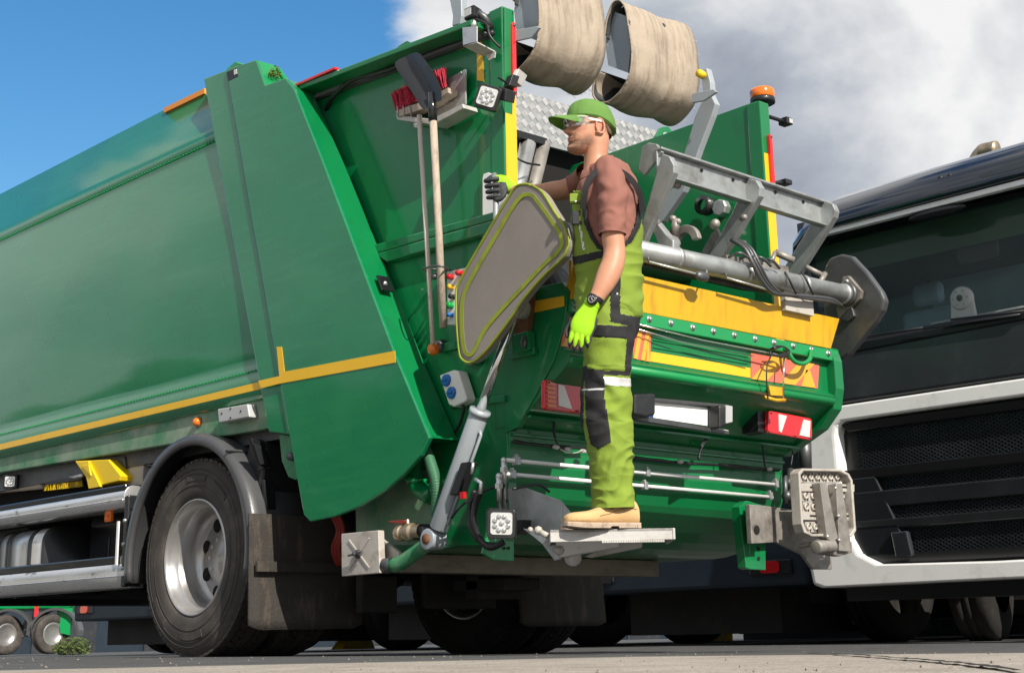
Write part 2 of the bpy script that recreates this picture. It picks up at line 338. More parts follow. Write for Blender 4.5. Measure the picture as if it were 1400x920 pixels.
# ================================================================ garbage truck
XO, XI, XR = 4.12, 4.29, 6.22
T = thing('garbage_truck', 'big green rear-loading garbage truck with yellow stripes, open hopper and grey lift frame', 'garbage truck', (5.3, 8, -.09))
def part(b, name, m, p=T, **k): return b.obj(name, m, p, **k)
def plateX(pts, x, t, name, m, p=T, **k): return part(M().prism(PX(pts, x), (t, 0, 0)), name, m, p, **k)
def plateY(pts, y, t, name, m, p=T, **k): return part(M().prism(PY(pts, y), (0, t, 0)), name, m, p, **k)
# --- container body, lofted along Y from profile (x,z)
def body():
    a = X(355.4, 531.7, XO); zb = lambda q: q.z
    # measured heights of the mouldings
    z_bot = X(357, 545, XO).z; z_s0 = X(357, 531.7, XO).z; z_s1 = X(355.4, 522, XO).z; z_ledge = X(345, 508, XO).z
    z_gro = X(290, 193.7, XO).z; z_band = X(288.6, 177.4, XO).z; z_top = X(278.8, 120.3, XO+.06).z
    prof = [(XO+.03, z_bot), (XO, z_bot+.004), (XO, z_s1+.012), (XO+.006, z_ledge-.02), (XO+.010, z_ledge), (XO+.008, z_ledge+.012)]
    n = 26
    for i in range(n+1):
        t = i/n; z = z_ledge+.02+(z_gro-.03-z_ledge)*t; prof.append((XO+.012-.016*math.sin(math.pi*t)**.8, z))
    prof += [(XO+.011, z_gro-.004), (XO+.006, z_gro+.010), (XO+.002, z_band), (XO+.012, z_band+.01), (XO+.06, z_top-.012), (XO+.075, z_top), (XO+.5, z_top+.05)]
    y0, y1 = 6.05, 11.6; b = M(); ny = 40; rs = []
    for j in range(ny+1):
        y = y0+(y1-y0)*(j/ny)**1.6; e = max(0, 1-(y-y0)/.22)
        rs.append([V((x+.0022*noise.noise(V((0, y*1.3, z*1.8)))*(1 if z_ledge < z < z_gro else 0), y+max(0, z-z_bot)/(z_top-z_bot)*.78*(1-j/ny), z)) for x, z in prof])
    b.rings(rs, cap=False, close=False, sm=True)
    o = part(b, 'container_side', 'green_side')
    for s in (1,):
        c = M().prism([(XO+.5, 7.05, z_top+.05), (6.1, 7.05, z_top+.05), (6.62, 7.05, z_top-.1), (6.62, 7.05, z_bot), (XO+.03, 7.05, z_bot), (XO+.03, 7.05, z_gro)], (0, y1-7.05, 0))
        part(c, 'container_shell', 'green_paint')
    # tape
    st = M().prism([(XO-.003, 6.1, z_s0), (XO-.003, 6.1, z_s1), (XO-.003, y1, z_s1), (XO-.003, y1, z_s0)], (.004, 0, 0)); part(st, 'yellow_stripe', 'yellow_tape')
    ta = [(224, 148), (279, 121), (279, 128), (224, 154.5)]
    part(M().prism([X(x, y, XO+.045) for x, y in ta], (.02, 0, 0)), 'reflective_tape', 'orange_tape')
    dots = M()
    for z, st_ in ((z_gro+.001, .031), (z_ledge+.004, .033)):
        y = 6.2
        while y < 9.5: dots.obox((XO+.004, y, z), (.004, 0, 0), (0, .0045, 0), (0, 0, .003)); y += st_
    kind(part(dots, 'spot_weld_row', 'green_bright'), 'stuff')
    return z_bot
ZB = body()
# sub-frame rail below the container
plateX([(-260, 706), (0, 624.6), (360, 545), (385, 541), (385, 583), (228, 608), (0, 646), (-260, 712)], XO+.02, .05, 'frame_rail', 'green_dusty', bevel=.006)
part(M().box((XO+.09, 6.0, ZB-.2), (XO+.4, 11.5, ZB-.002)), 'frame_beam', 'steel_dark')
s = M()
for k in range(26): s.box((XO+.06, 6.3+k*.13, ZB-.035), (XO+.085, 6.36+k*.13, ZB-.022))
kind(part(s, 'rail_slot_edge', 'aluminium'), 'stuff')
# grey junction box and amber marker on the rail
jb = plateX([(297, 559), (338, 552), (341, 570), (299, 578)], XO-.035, .05, 'junction_box', 'plastic_grey', bevel=.006)
s = M(); 
for x, y in ((303, 565), (315, 558.5), (315, 571), (329, 562)): s.ball(X(x, y, XO-.036), (.003, .008, .005), n=8)
part(s, 'cable_gland', 'black_plastic', jb)
part(M().lathe([(.0, -.045), (.022, -.04), (.028, -.02), (.028, 0), (.0, 0)], X(342, 560.5, XO+.01), (-1, 0, 0), 16), 'gland_plug', 'black_plastic', jb)
am = part(M().lathe([(.0, .03), (.014, .028), (.022, .018), (.024, 0)], X(271, 577, XO+.02), (-1, 0, 0), 18), 'side_marker', 'orange_lens')
part(M().lathe([(.03, .004), (.03, -.004), (0, -.004)], X(272, 577, XO+.02), (-1, 0, 0), 18), 'marker_base', 'black_plastic', am)
# --- tailgate joint: strip and big cover
plateX([(278, 108), (310, 95.5), (395, 594), (367, 591)], XO-.022, .07, 'hinge_strip', 'green_side', bevel=.008)
cov = [(309, 95), (350, 82), (362, 117), (390, 107), (402, 122), (440, 218), (490, 352), (540, 485), (587, 598), (575, 622), (552, 648), (524, 672), (492, 692), (458, 706), (424, 713), (415, 704), (395, 594)]
cv = plateX(cov, XO-.034, .025, 'tailgate_cover', 'green_side', bevel=.006)
plateX([(378, 474), (385, 474), (389, 508), (540, 479.5), (540.5, 495.5), (384, 524), (357, 530.5), (353, 520.5), (382, 514)], XO-.037, .002, 'yellow_stripe', 'yellow_tape')
# rear return flange of the cover (faces the rear)
fe = PX([(391, 108), (402, 122), (440, 218), (490, 352), (515, 419), (540, 485), (587, 598)], XO-.02)
b = M(); w_ = [.11, .13, .15, .165, .17, .17, .17]
b.rings([[p, p+V((w, .01, 0)), p+V((w, .03, 0)), p+V((0, .02, 0))] for p, w in zip(fe, w_)], sm=False); part(b, 'cover_flange', 'green_paint', cv)
b = M(); q = X(587, 598, XO-.02); b.prism([q, q+V((.17, 0, 0)), q+V((.17, .25, .0)), q+V((0, .25, 0))], (0, 0, .012)); part(b, 'cover_flange', 'green_paint', cv)
# recessed latch on flange edge and small black lights
def latch(x, y, s=1):
    o = plateX([(x-12*s, y-10*s), (x+6*s, y-8*s), (x+13*s, y+9*s), (x-7*s, y+10*s)], XO+.02, .02, 'latch', 'black_gloss', bevel=.003)
    part(M().ball(X(x, y, XO+.018), .011, n=8), 'latch_knob', 'aluminium', o)
b = M(); cx = X(526, 388, XO+.06); fu = (fe[4]-fe[2]).normalized()
b.obox(cx, EX*.035, fu*.045, fu.cross(EX)*.006); o = part(b, 'latch', 'black_gloss', bevel=.004)
part(M().ball(cx+V((-.002, -.008, 0)), (.012, .006, .012), n=10), 'latch_knob', 'aluminium', o)
plateX([(309, 99), (324, 92.5), (326, 105), (312, 112)], XO-.035, .02, 'side_lamp', 'black_plastic', bevel=.003)
plateX([(319.5, 96), (323.5, 94.5), (323.8, 101), (320, 103)], XO-.037, .003, 'lamp_lens', 'led_glass')
# top hardware of the tailgate
b = M(); b.prism(PX([(309, 95), (322, 84), (330, 88), (318, 97)], XO+.03), (.2, 0, 0)); b.prism(PX([(350, 82), (354, 84), (364, 116), (362, 118)], XO), (.12, 0, 0)); b.prism(PX([(352, 83), (378, 92), (392, 112), (366, 118)], XO+.12), (.03, 0, 0)); b.prism(PX([(366, 118), (390, 108), (404, 122), (380, 130)], XO+.0), (.14, 0, 0)); part(b, 'hinge_housing', 'green_bright', bevel=.005)
# pale hinge lug below the strip
b = M(); b.prism(PX([(381, 592), (404, 597), (410, 650), (404, 656), (394, 652), (385, 630)], XO+.012), (.025, 0, 0)); o = part(b, 'hinge_lug', 'green_dusty', bevel=.004)
part(M().lathe([(0, .03), (.018, .026), (.022, 0)], X(400, 624, XO+.01), (-1, 0, 0), 14), 'hinge_pin', 'steel_dark', o)
# --- inset side wall of the hopper
plateX([(396, 128), (690, 10), (690.5, 400), (693, 590), (694, 612), (695, 690), (690, 745), (610, 745), (600, 600), (540, 470), (500, 330), (440, 190)], XI, .05, 'hopper_side', 'green_paint', bevel=.003)
plateX([(486, 655), (600, 640), (600, 745), (487, 745)], XI-.004, .04, 'hopper_side_foot', 'green_dusty')
rib = part(M().prism(PX([(505, 336), (690, 285), (690, 296), (512, 347)], XI-.045), (.044, 0, 0)).prism(PX([(512, 347), (690, 296), (690, 312), (528, 358)], XI-.045), (.044, 0, 0)), 'side_rib', 'green_paint', bevel=.008)
plateX([(600, 470), (690, 452), (690, 462), (603, 481)], XI-.02, .019, 'side_rib', 'green_paint', bevel=.004)
plateX([(612, 548), (690, 540), (690, 549), (614, 558)], XI-.02, .019, 'side_rib', 'green_paint', bevel=.004)
# overhanging top rail; dark bar below stands for the shadow under it
A, B = X(404, 122, XI-.13), X(645, 31, XI-.13)
part(M().bar(A+V((.05, 0, 0)), B+V((.05, 0, 0)), .11, .028), 'top_rail', 'green_paint', bevel=.005)
part(M().bar(A+V((.14, 0, -.01)), B+V((.14, 0, -.01)), .05, .06), 'rail_shade_bar', 'steel_dark')
part(M().bar(A+V((.0, 0.03, .015)), A+(B-A)*.26+V((.0, 0, .026)), .03, .012), 'red_edge_strip', 'red_lens')
b = M(); pts = smooth_path([X(445, 150, XI-.01), X(455, 133, XI-.03), X(478, 112, XI-.04), X(500, 104, XI-.03), X(540, 92, XI-.03), X(580, 72, XI-.04), X(640, 50, XI-.03)]); b.tube(pts, .012, 8); part(b, 'wiring_loom', 'black_plastic')
b = M(); b.prism(PX([(538, 70), (546, 62), (556, 56), (563, 59), (566, 66), (560, 68), (555, 63), (548, 68), (545, 73)], XI-.03), (.02, 0, 0)); part(b, 'lifting_eye', 'green_paint', bevel=.003)
# --- corner posts
def post(xl, xr, name='corner_post'):
    yb = 4.575; zt = 2.81; b = M(); b.box((xl-.004, yb, .86 if xl < 5 else 1.3), (xr, yb+.09, zt)); return part(b, name, 'green_paint', bevel=.006)
p1 = post(XI, XI+.075); p2 = post(XR-.005, XR+.075)
for xa in (XI, XR-.005):
    z1 = Y(694, 127, 4.573).z if xa < 5 else Y(1063, 215, 4.573).z
    part(M().box((xa+.004, 4.572, 1.34), (xa+.072, 4.574, z1)), 'yellow_stripe', 'yellow_tape')
    zt_ = 2.775 if xa < 5 else 2.66; zl = .36 if xa < 5 else .30
    r = part(M().prism(rrect((xa+.05, 4.552, zt_-.04-zl/2), (.0125, 0, 0), (0, 0, zl/2), .011), (0, .022, 0)), 'marker_light', 'red_lens', bevel=.003)
    for q in (-.5, .5): part(M().lathe([(0, .006), (.006, .005), (.007, 0)], (xa+.05, 4.552, zt_-.04-zl/2+q*(zl-.03)), (0, -1, 0), 8), 'screw', 'steel_dark', r)
part(M().lathe([(.012, 0), (.012, .03), (0, .03)], (XI+.052, 4.571, 2.79), (0, 1, 0), 12, cap=True), 'post_hole', 'black_void')
# right hand wall seen from inside
b = M(); b.prism([(XR, 4.6, 1.3), (XR, 4.6, Y(1056, 146, 4.6).z), X(900, 186, XR), X(860, 200, XR), (XR, 6.12, X(860, 200, XR).z), (XR, 6.4, 1.3)], (.06, 0, 0)); part(b, 'hopper_side', 'green_paint', bevel=.004)
b = M(); b.prism([(XR+.065, 5.2, .9), (XR+.065, 5.2, 2.5), (XR+.065, 6.4, 2.7), (XR+.065, 6.4, .9)], (.15, 0, 0)); part(b, 'hopper_outer_skin', 'green_paint', bevel=.01)
# beacon
bc = Y(1043, 143, 4.66); bo = M().lathe([(.06, 0), (.07, .006), (.07, .03), (.062, .035)], bc, EZ, 24, cap=True); bo = part(bo, 'beacon', 'black_plastic')
part(M().lathe([(.066, .035), (.070, .045), (.070, .075), (.062, .088), (.03, .095), (.0, .096)], bc, EZ, 24), 'beacon_lens', 'orange_lens', bo)
part(M().lathe([(.03, -.03), (.03, 0)], bc, EZ, 12, cap=True), 'beacon_stem', 'black_plastic', bo)
# --- hopper rear: profile extruded across
HP = [(4.235, 1.35), (4.235, 1.145), (4.20, 1.125), (4.215, 1.085), (4.25, 1.06), (4.532, .865), (4.575, .86), (4.58, .80), (4.585, .77)]
for i in range(9):
    t = i/8*math.pi/2; HP.append((4.585+.48*(1-math.cos(t)), .70-.33*math.sin(t)))
HP += [(5.6, .37), (5.6, 1.2), (5.0, 1.3), (4.6, 1.25), (4.30, 1.34)]
b = M(); b.prism([(XI+.001, y, z) for y, z in HP], (XR-.01-XI, 0, 0)); part(b, 'hopper_belly', 'green_belly', bevel=.004)
# folded seams on the belly and the slanted face
b = M()
for (y, z) in ((4.47, .895), (4.572, .83)): b.bar((XI+.01, y, z), (XR-.015, y, z), .02, .014)
part(b, 'rear_seam', 'green_paint', bevel=.003)
b = M(); b.rings([[V((x, 4.232+.036*math.cos(a), 1.098+.026*math.sin(a))) for a in [2*math.pi*k/14 for k in range(14)]] for x in (XI+.005, XR-.06)]); part(b, 'ledge_tube', 'green_bright')
# left cheek plate and its tape
plateX([(688, 402), (728, 394), (768, 385), (776, 398), (774, 426), (768, 458), (757, 494), (738, 530), (707, 584), (690, 592)], XI-.006, .03, 'cheek_plate', 'green_paint', bevel=.003)
plateX([(700, 419), (728, 412), (771, 404.5), (771.5, 418.5), (728, 428), (700, 434)], XI-.009, .002, 'yellow_stripe', 'yellow_tape')
b = M(); b.prism([(XR-.058, y, z) for y, z in ((4.205, 1.37), (4.185, 1.30), (4.185, 1.16), (4.21, 1.06), (4.30, .97), (4.54, .86), (4.7, .86), (4.7, 1.37))], (.07, 0, 0)); part(b, 'cheek_plate', 'green_paint', bevel=.006)
# bolt rail with bolts
z0 = Y(887, 436, 4.2).z
rl = part(M().box((XI+.005, 4.195, z0-.035), (XR-.002, 4.25, z0+.022)), 'bolt_rail', 'green_bright', bevel=.004)
x = XI+.06
k = 0
for px, py in [(787, 417)]+[(887.4, 436.3), (917, 441.8), (946.7, 448), (975, 453), (1003.6, 458.3), (1032, 463.4), (1057.8, 468.6), (1084, 473), (1109, 478), (1132, 483.3)]:
    q = Y(px, py, 4.195); b = M(); b.lathe([(0, .014), (.008, .012), (.0095, .008), (.0095, .003)], q, (0, -1, 0), 8); b.lathe([(.016, .003), (.016, 0)], q, (0, -1, 0), 14, cap=True); part(b, 'bolt', 'galvanised', rl)
# yellow board
yt, yb_ = 4.185, 4.205
bl, br = Y(1148, 436, yt), Y(1136, 477, yb_)
tl = V((XI+.0, yt, Y(879, 377.7, yt).z)); bl_ = V((XI+.02, yb_, z0+.024))
b = M(); b.prism([tl, bl, br, bl_], (0, .014, .004)); part(b, 'loading_board', 'yellow_board', bevel=.003)
b = M(); b.prism([X(783, 357, XI+.02), X(797, 408, XI+.03), X(770, 410, XI)], (.02, .005, 0)); part(b, 'loading_board', 'yellow_board')
# hazard strip: two chevron squares and yellow band
hz = lambda x, y: Y(x, y, 4.232)
part(M().prism([hz(889, 480.5), hz(1026, 503), hz(1026, 516.5), hz(889, 494)], (0, .004, 0)), 'yellow_stripe', 'yellow_tape')
def chev(c, name='hazard_plate'):
    """c: TL,TR,BR,BL world corners; red field with diagonal amber bands, each a sheet of its own"""
    o = part(M().prism(c, (0, .006, 0)), name, 'red_tape'); TL, TR, BR, BL = c
    P = lambda u, v: (TL*(1-u)+TR*u)*(1-v)+(BL*(1-u)+BR*u)*v+V((0, -.003, 0))
    for a in (.0, .42, .84):
        pts = [(a, 1), (a+.22, 1), (min(1, a+.50), 0 if a+.5 <= 1 else (a+.5-1)/.28*.6), (a+.28, 0)] if a < .8 else [(a-.1, 1), (a+.12, 1), (a+.02, .3), (a-.04, .3)]
        part(M().prism([P(min(u, 1), v) for u, v in pts], (0, .002, 0)), 'amber_band', 'amber_tape', o)
chev([hz(866, 447), hz(890, 454), hz(889, 495), hz(866, 490)]); chev([hz(1027, 482), hz(1120, 499), hz(1118, 531), hz(1027, 518)]); chev([hz(776, 433), hz(800, 437), hz(800, 480), hz(768, 473)])
for dz in (0, -.02, -.04):
    pass
b = M(); 
for q in (.52, .76): b.box((hz(893, 470).x, 4.229, 1.145+q*.14), (hz(1023, 500).x, 4.236, 1.150+q*.14))
part(b, 'pressed_rib', 'green_bright', bevel=.002)
# hand grip, cable and hook on right chevron
g = smooth_path([Y(1072, 474, 4.20), Y(1078, 482, 4.17), Y(1086, 494, 4.16), Y(1098, 497, 4.16), Y(1107, 491, 4.16), Y(1109, 480, 4.19)], 5); part(M().tube(g, .011, 10), 'grab_handle', 'green_bright')
part(M().tube([Y(862, 441, 4.2), Y(960, 465, 4.19), Y(1060, 484, 4.17), Y(1076, 489, 4.17)], .004, 6), 'stay_rod', 'rod')
part(M().tube([Y(862, 447, 4.2), Y(940, 470, 4.19), Y(1030, 487, 4.17)], .003, 6), 'stay_rod', 'rod')
cb = M()
for k in range(5): cb.tube(smooth_path([Y(1052+k, 478, 4.17), Y(1060, 473+k, 4.15), Y(1072, 474, 4.15), Y(1080-k, 481, 4.15), Y(1074, 487-k, 4.15), Y(1060, 486, 4.15), Y(1052, 480+k, 4.16)], 4), .0035, 6)
cb.tube(smooth_path([Y(1056, 482, 4.16), Y(1049, 500, 4.15), Y(1048, 520, 4.15), Y(1050, 545, 4.16)]), .004, 6)
part(cb, 'coiled_cable', 'black_plastic')
part(M().tube([Y(1072, 486, 4.16), Y(1071, 515, 4.16), Y(1071, 546, 4.17)], .005, 8), 'hanging_rod', 'rod')
hk = part(M().prism(PY([(1051, 527), (1072, 530), (1070, 541), (1054, 540)], 4.17), (0, .01, 0)).tube([Y(1046, 543, 4.17), Y(1060, 547, 4.17), Y(1073, 547, 4.17)], .009, 8), 'hook_bracket', 'yellow_board')
# --- tail lights
def taillight(c, y, amber):
    TL, TR, BR, BL = [Y(a, b_, y) for a, b_ in c]; P = lambda u, v: (TL*(1-u)+TR*u)*(1-v)+(BL*(1-u)+BR*u)*v
    ct = P(.5, .5); ua = (P(1, .5)-P(0, .5))/2; ub = (P(.5, 0)-P(.5, 1))/2
    o = part(M().prism(rrect(ct+V((.01, 0, 0)), ua*.90, ub*.93, .02), (0, .03, 0)), 'tail_light', 'black_plastic', bevel=.006)
    part(M().prism(rrect(ct+V((0, -.016, 0)), ua, ub, .018), (0, .026, 0)), 'lens', 'red_lens', o, bevel=.006, seg=3)
    d = V((0, -.021, 0)); Q = lambda u, v: P(u, v)+d
    for q in ([(.22, .10), (.40, .12), (.27, .90), (.22, .88)], [(.78, .12), (.93, .14), (.93, .90), (.70, .88)]) if not amber else ([(.24, .12), (.35, .14), (.50, .90), (.24, .84)],):
        part(M().prism([Q(*w) for w in q], (0, .01, 0)), 'reverse_lens', 'white_lens', o, bevel=.001)
    if amber:
        for k in range(6): part(M().prism(rrect(Q(.11, .14+.145*k), ua*.14, ub*.10, .003, 2), (0, .01, 0)), 'turn_lens', 'orange_lens', o)
    b = M()
    for u, v in ((.06, .1), (.95, .9), (.6, .93)): b.lathe([(0, .004), (.005, .003), (.006, 0)], Q(u, v), (0, -1, 0), 8)
    part(b, 'screw', 'steel_dark', o); return o
taillight([(1046, 560.5), (1108, 573), (1106, 602), (1048, 592)], 4.30, 0)
taillight([(741, 519), (813, 528), (813, 569), (742, 560)], 4.33, 1)
b = M(); b.prism(PY([(1036, 561), (1047, 561), (1047, 593), (1037, 590)], 4.31), (0, .1, 0)); part(b, 'light_housing', 'black_plastic', bevel=.005)
# --- number plate (blank, as in the photo) with frame and two lamps
yp = 4.275
fr = M(); 
for q in ([(868, 541), (997, 553), (997, 557.5), (868, 546)], [(868, 568), (892, 571), (980, 586), (997, 589), (997, 594), (868, 574)], [(868, 541), (888, 543), (888, 573), (868, 571)]): fr.prism(PY(q, yp-.02), (0, .03, 0))
fr = part(fr, 'plate_frame', 'steel_dark', bevel=.003)
part(M().prism(PY([(888, 547), (984, 560), (984, 584.5), (888, 570)], yp+.002), (0, .008, 0)), 'number_plate', 'plate_white', fr)
part(M().prism(PY([(888.5, 560), (893.5, 561), (893.5, 570.5), (888.5, 569.5)], yp), (0, .003, 0)), 'plate_strip', 'plate_blue', fr)
for q, m in (([(868, 538), (897, 537), (897, 567), (884, 571), (868, 567)], 'black_plastic'), ([(984, 553), (1001, 555), (1001, 579), (984, 586)], 'black_plastic')):
    l = part(M().prism(PY(q, yp-.075), (0, .07, 0)), 'plate_lamp', m, bevel=.012, seg=3)
b = M(); b.prism(PY([(993, 553.5), (1002, 555), (1002, 577), (993, 579)], yp-.08), (0, .08, 0)); part(b, 'lamp_shell', 'plastic_grey', bevel=.004)
b = M(); b.prism(PY([(975, 584), (996, 588), (996, 592), (975, 590)], yp-.01), (0, .01, 0)); part(b, 'bracket_tab', 'aluminium_dull', fr)
# --- wiring along the seam, hydraulic pipes
def cable(pts, y, r, name='wiring_loom', m='black_plastic', n=3, jit=.006):
    b = M()
    for k in range(n): b.tube(smooth_path([Y(px, py, y)+V((0, random.uniform(-jit, jit), random.uniform(-jit, jit))) for px, py in pts], 5), r, 6)
    return part(b, name, m)
cable([(703, 603), (730, 606), (760, 610), (800, 614)], 4.545, .006)
cable([(864, 625), (900, 629), (930, 632), (975, 634), (1010, 638), (1040, 641), (1066, 642)], 4.545, .006)
cable([(758, 565), (757, 590), (762, 607)], 4.50, .004, n=2); cable([(975, 592), (960, 608), (955, 628)], 4.48, .004, n=2); cable([(1042, 594), (1044, 620), (1046, 640)], 4.48, .004, n=2); cable([(1082, 596), (1083, 615), (1080, 636)], 4.5, .004, n=1)
b = M()
for px, py in ((760, 611), (797, 617), (776, 614), (930, 631), (1052, 641)): b.ball(Y(px, py, 4.53), (.022, .012, .011), n=10)
b.tube(smooth_path([Y(766, 614, 4.52), Y(775, 618, 4.51), Y(786, 619, 4.51), Y(798, 615, 4.52)]), .003, 6); part(b, 'cable_connector', 'aluminium_dull')
def pipe(a, b_, y):
    o = part(M().tube([Y(*a, y), Y(*b_, y)], .0085, 12), 'hydraulic_pipe', 'pole_white'); return o
u1 = pipe((690, 628.5), (1063, 662.5), 4.50); u2 = pipe((690, 647.5), (1056, 679.5), 4.50)
for o, l in ((u1, [(706, 630), (884, 646), (1060, 661.5)]), (u2, [(700, 648.5), (881, 664), (1052, 678)])):
    for px, py in l:
        q = Y(px, py, 4.497); b = M(); b.obox(q, EX*.011, EY*.016, EZ*.018); b.obox(q+V((0, 0, .022)), EX*.006, EY*.009, EZ*.006); part(b, 'pipe_clamp', 'galvanised', o, bevel=.003)
b = M()
for px, py in ((689, 629), (682, 651)):
    q = Y(px, py, 4.5); b.ball(q, .014, n=10); b.tube([q, q-V((0, 0, .10))], [.013, .010], 10); b.lathe([(.018, 0), (.018, .02)], q-V((0, 0, .05)), EZ, 6, cap=True, sm=False)
part(b, 'pipe_elbow', 'aluminium')
cable([(689, 655), (689, 685), (690, 705), (688, 728)], 4.52, .012, 'hydraulic_hose', n=1); cable([(682, 668), (684, 690), (686, 715)], 4.53, .012, 'hydraulic_hose', n=1)
cable([(700, 668), (735, 664), (752, 672)], 4.45, .006, 'hydraulic_hose', n=1)
# bright green slips standing for sun streaks on the slanted face
for px, py in ((710, 574), (820, 600), (945, 607), (1060, 617)):
    q = Y(px, py, 4.51); part(M().prism([q, q+V((.10, 0, 0)), q+V((.10, .03, .045)), q+V((0, .03, .045))], (0, -.006, 0)), 'sun_streak', 'green_bright')
# --- rear underrun beam and end plate
bm = part(M().box((XO+.03, 5.268, .285), (6.0, 5.38, .368)), 'underrun_beam', 'beam_taupe', bevel=.006)
ep = plateX([(466.5, 729.5), (517, 724.5), (519, 783), (467, 787.5)], XO-.02, .035, 'beam_end_plate', 'plate_pale', bevel=.003)
q = X(491, 757, XO-.02); part(M().lathe([(0, .035), (.008, .035), (.008, .014), (.02, .012), (.02, 0)], q, (-1, 0, 0), 12), 'bolt', 'steel_dark', ep); part(M().obox(q+V((-.022, 0, 0)), (.005, 0, 0), (0, .05, -.006), (0, .001, .004)), 'bolt_bar', 'steel_dark', ep)
b = M(); 
for d in ((1, 1), (1, -1)): b.obox(q+V((-.0015, 0, 0)), (.003, 0, 0), (0, .075*d[0], .065*d[1]), (0, .003, -.003*d[0]*d[1]))
part(b, 'pressed_cross', 'plate_pale', ep)
plateX([(514, 728), (524, 738), (545, 755), (545, 781), (519, 783)], XO+.04, .02, 'beam_bracket', 'plate_pale', bevel=.003)
# drain pipe, valve
part(M().tube(smooth_path([X(596, 735, 4.2), X(575, 750, 4.18), X(555, 765, 4.17), X(541, 772, 4.16), X(530, 773, 4.16)], 4), .033, 14), 'drain_pipe', 'green_dusty')
part(M().lathe([(.034, -.01), (.034, .03), (.026, .03), (.026, 0)], X(533, 773, 4.14), (-.3, .9, 0), 16), 'pipe_mouth', 'steel_dark')
b = M(); q = X(545, 729, 4.16); ax = X(572, 726, 4.16)-q
b.lathe([(.03, 0), (.036, 0), (.036, .03), (.03, .035), (.03, .06), (.04, .065), (.04, .10), (.03, .11), (.03, .16)], q, ax, 16); b.lathe([(.0, .03), (.03, .03)], q, ax, 16); b.tube([X(558, 720, 4.16), X(557, 710, 4.16)], .010, 8); vo = part(b, 'ball_valve', 'brass', bevel=.002)
part(M().prism(PX([(531, 712), (552, 710.5), (556, 713), (552, 716), (531, 714)], 4.15), (.02, 0, 0)), 'valve_handle', 'hose_red', vo, bevel=.002)
part(M().tube([X(570, 727, 4.17), X(595, 728, 4.2)], .036, 14), 'drain_stub', 'black_plastic')
# green ribbed hose and elbow
hp = smooth_path([X(578, 603, 4.20), X(586, 625, 4.18), X(595, 655, 4.16), X(597, 685, 4.16), X(594, 705, 4.17)], 8); b = M(); b.tube(hp, .021, 10); part(b, 'ribbed_hose', 'hose_green')
b = M()
for i in range(0, len(hp)-1):
    for t in (0, .5): c = hp[i].lerp(hp[i+1], t); b.lathe([(.021, -.003), (.026, 0), (.021, .003)], c, hp[i+1]-hp[i], 10)
kind(part(b, 'hose_ribs', 'hose_green'), 'stuff')
part(M().tube(smooth_path([X(570, 620, 4.24), X(566, 645, 4.22), X(572, 666, 4.22), X(590, 678, 4.22)], 5), .04, 14), 'elbow_pipe', 'green_paint')
b = M(); b.lathe([(.045, -.012), (.052, -.012), (.052, .012), (.045, .012)], X(568, 655, 4.22), (0, -.3, 1), 16); part(b, 'pipe_collar', 'green_bright')
# --- tailgate lift cylinder
c0, c1, c2, c3 = X(593, 737, 4.16), X(600, 722, 4.16), X(655, 566, 4.16), X(702, 436, 4.17)
cyl = part(M().tube([c1, c2], .042, 24), 'lift_cylinder', 'cylinder_grey', bevel=.003)
part(M().tube([c2-(c2-c1).normalized()*.005, c2+(c2-c1).normalized()*.02], .047, 24), 'cylinder_gland', 'cylinder_grey', cyl)
part(M().tube([c2, c3], .021, 18), 'cylinder_rod', 'rod', cyl)
b = M(); b.lathe([(.018, -.04), (.045, -.04), (.045, .04), (.018, .04)], c0, EX, 20); o = part(b, 'cylinder_eye', 'cylinder_grey', cyl, bevel=.003); part(M().lathe([(0, -.05), (.022, -.05), (.024, .05), (0, .05)], c0, EX, 16), 'eye_pin', 'rust', cyl)
d = (c2-c1).normalized(); sd = V((-.5, -.85, 0)); L_ = lambda t, o=.05: c1.lerp(c2, t)+sd*o*.3+V((0, -o, 0))
part(M().tube([L_(.02), L_(.35), L_(.36, .058), L_(.80, .058), L_(.84, .045)], .007, 8), 'cylinder_pipe', 'cylinder_grey', cyl)
b = M(); b.obox(c1.lerp(c2, .42)+V((-.02, -.075, 0)), V((.028, 0, 0)), V((0, .024, 0)), d*.075); vb = part(b, 'valve_block', 'black_plastic', cyl, bevel=.003)
b = M(); b.tube([X(645, 648, 4.1), X(647, 632, 4.1)], .007, 8); b.tube([X(650, 655, 4.1), X(658, 660, 4.1), X(657, 675, 4.1)], .009, 8); part(b, 'valve_fitting', 'aluminium', cyl)
part(M().obox(X(633, 677, 4.09), EX*.008, EY*.012, EZ*.014), 'valve_cap', 'btn_red', cyl)
part(M().tube(smooth_path([X(657, 672, 4.12), X(650, 690, 4.12), X(648, 712, 4.12), X(655, 735, 4.14), X(670, 748, 4.16), X(690, 740, 4.2)], 5), .014, 10), 'hydraulic_hose', 'black_plastic')
part(M().tube(smooth_path([X(649, 670, 4.15), X(642, 695, 4.15), X(645, 725, 4.15), X(660, 742, 4.17), X(678, 745, 4.2)], 5), .012, 10), 'hydraulic_hose', 'black_plastic')
part(M().tube(smooth_path([X(617, 708, 4.12), X(632, 690, 4.13), X(660, 672, 4.2), X(690, 660, 4.27)], 5), .006, 8), 'hydraulic_hose', 'black_plastic')
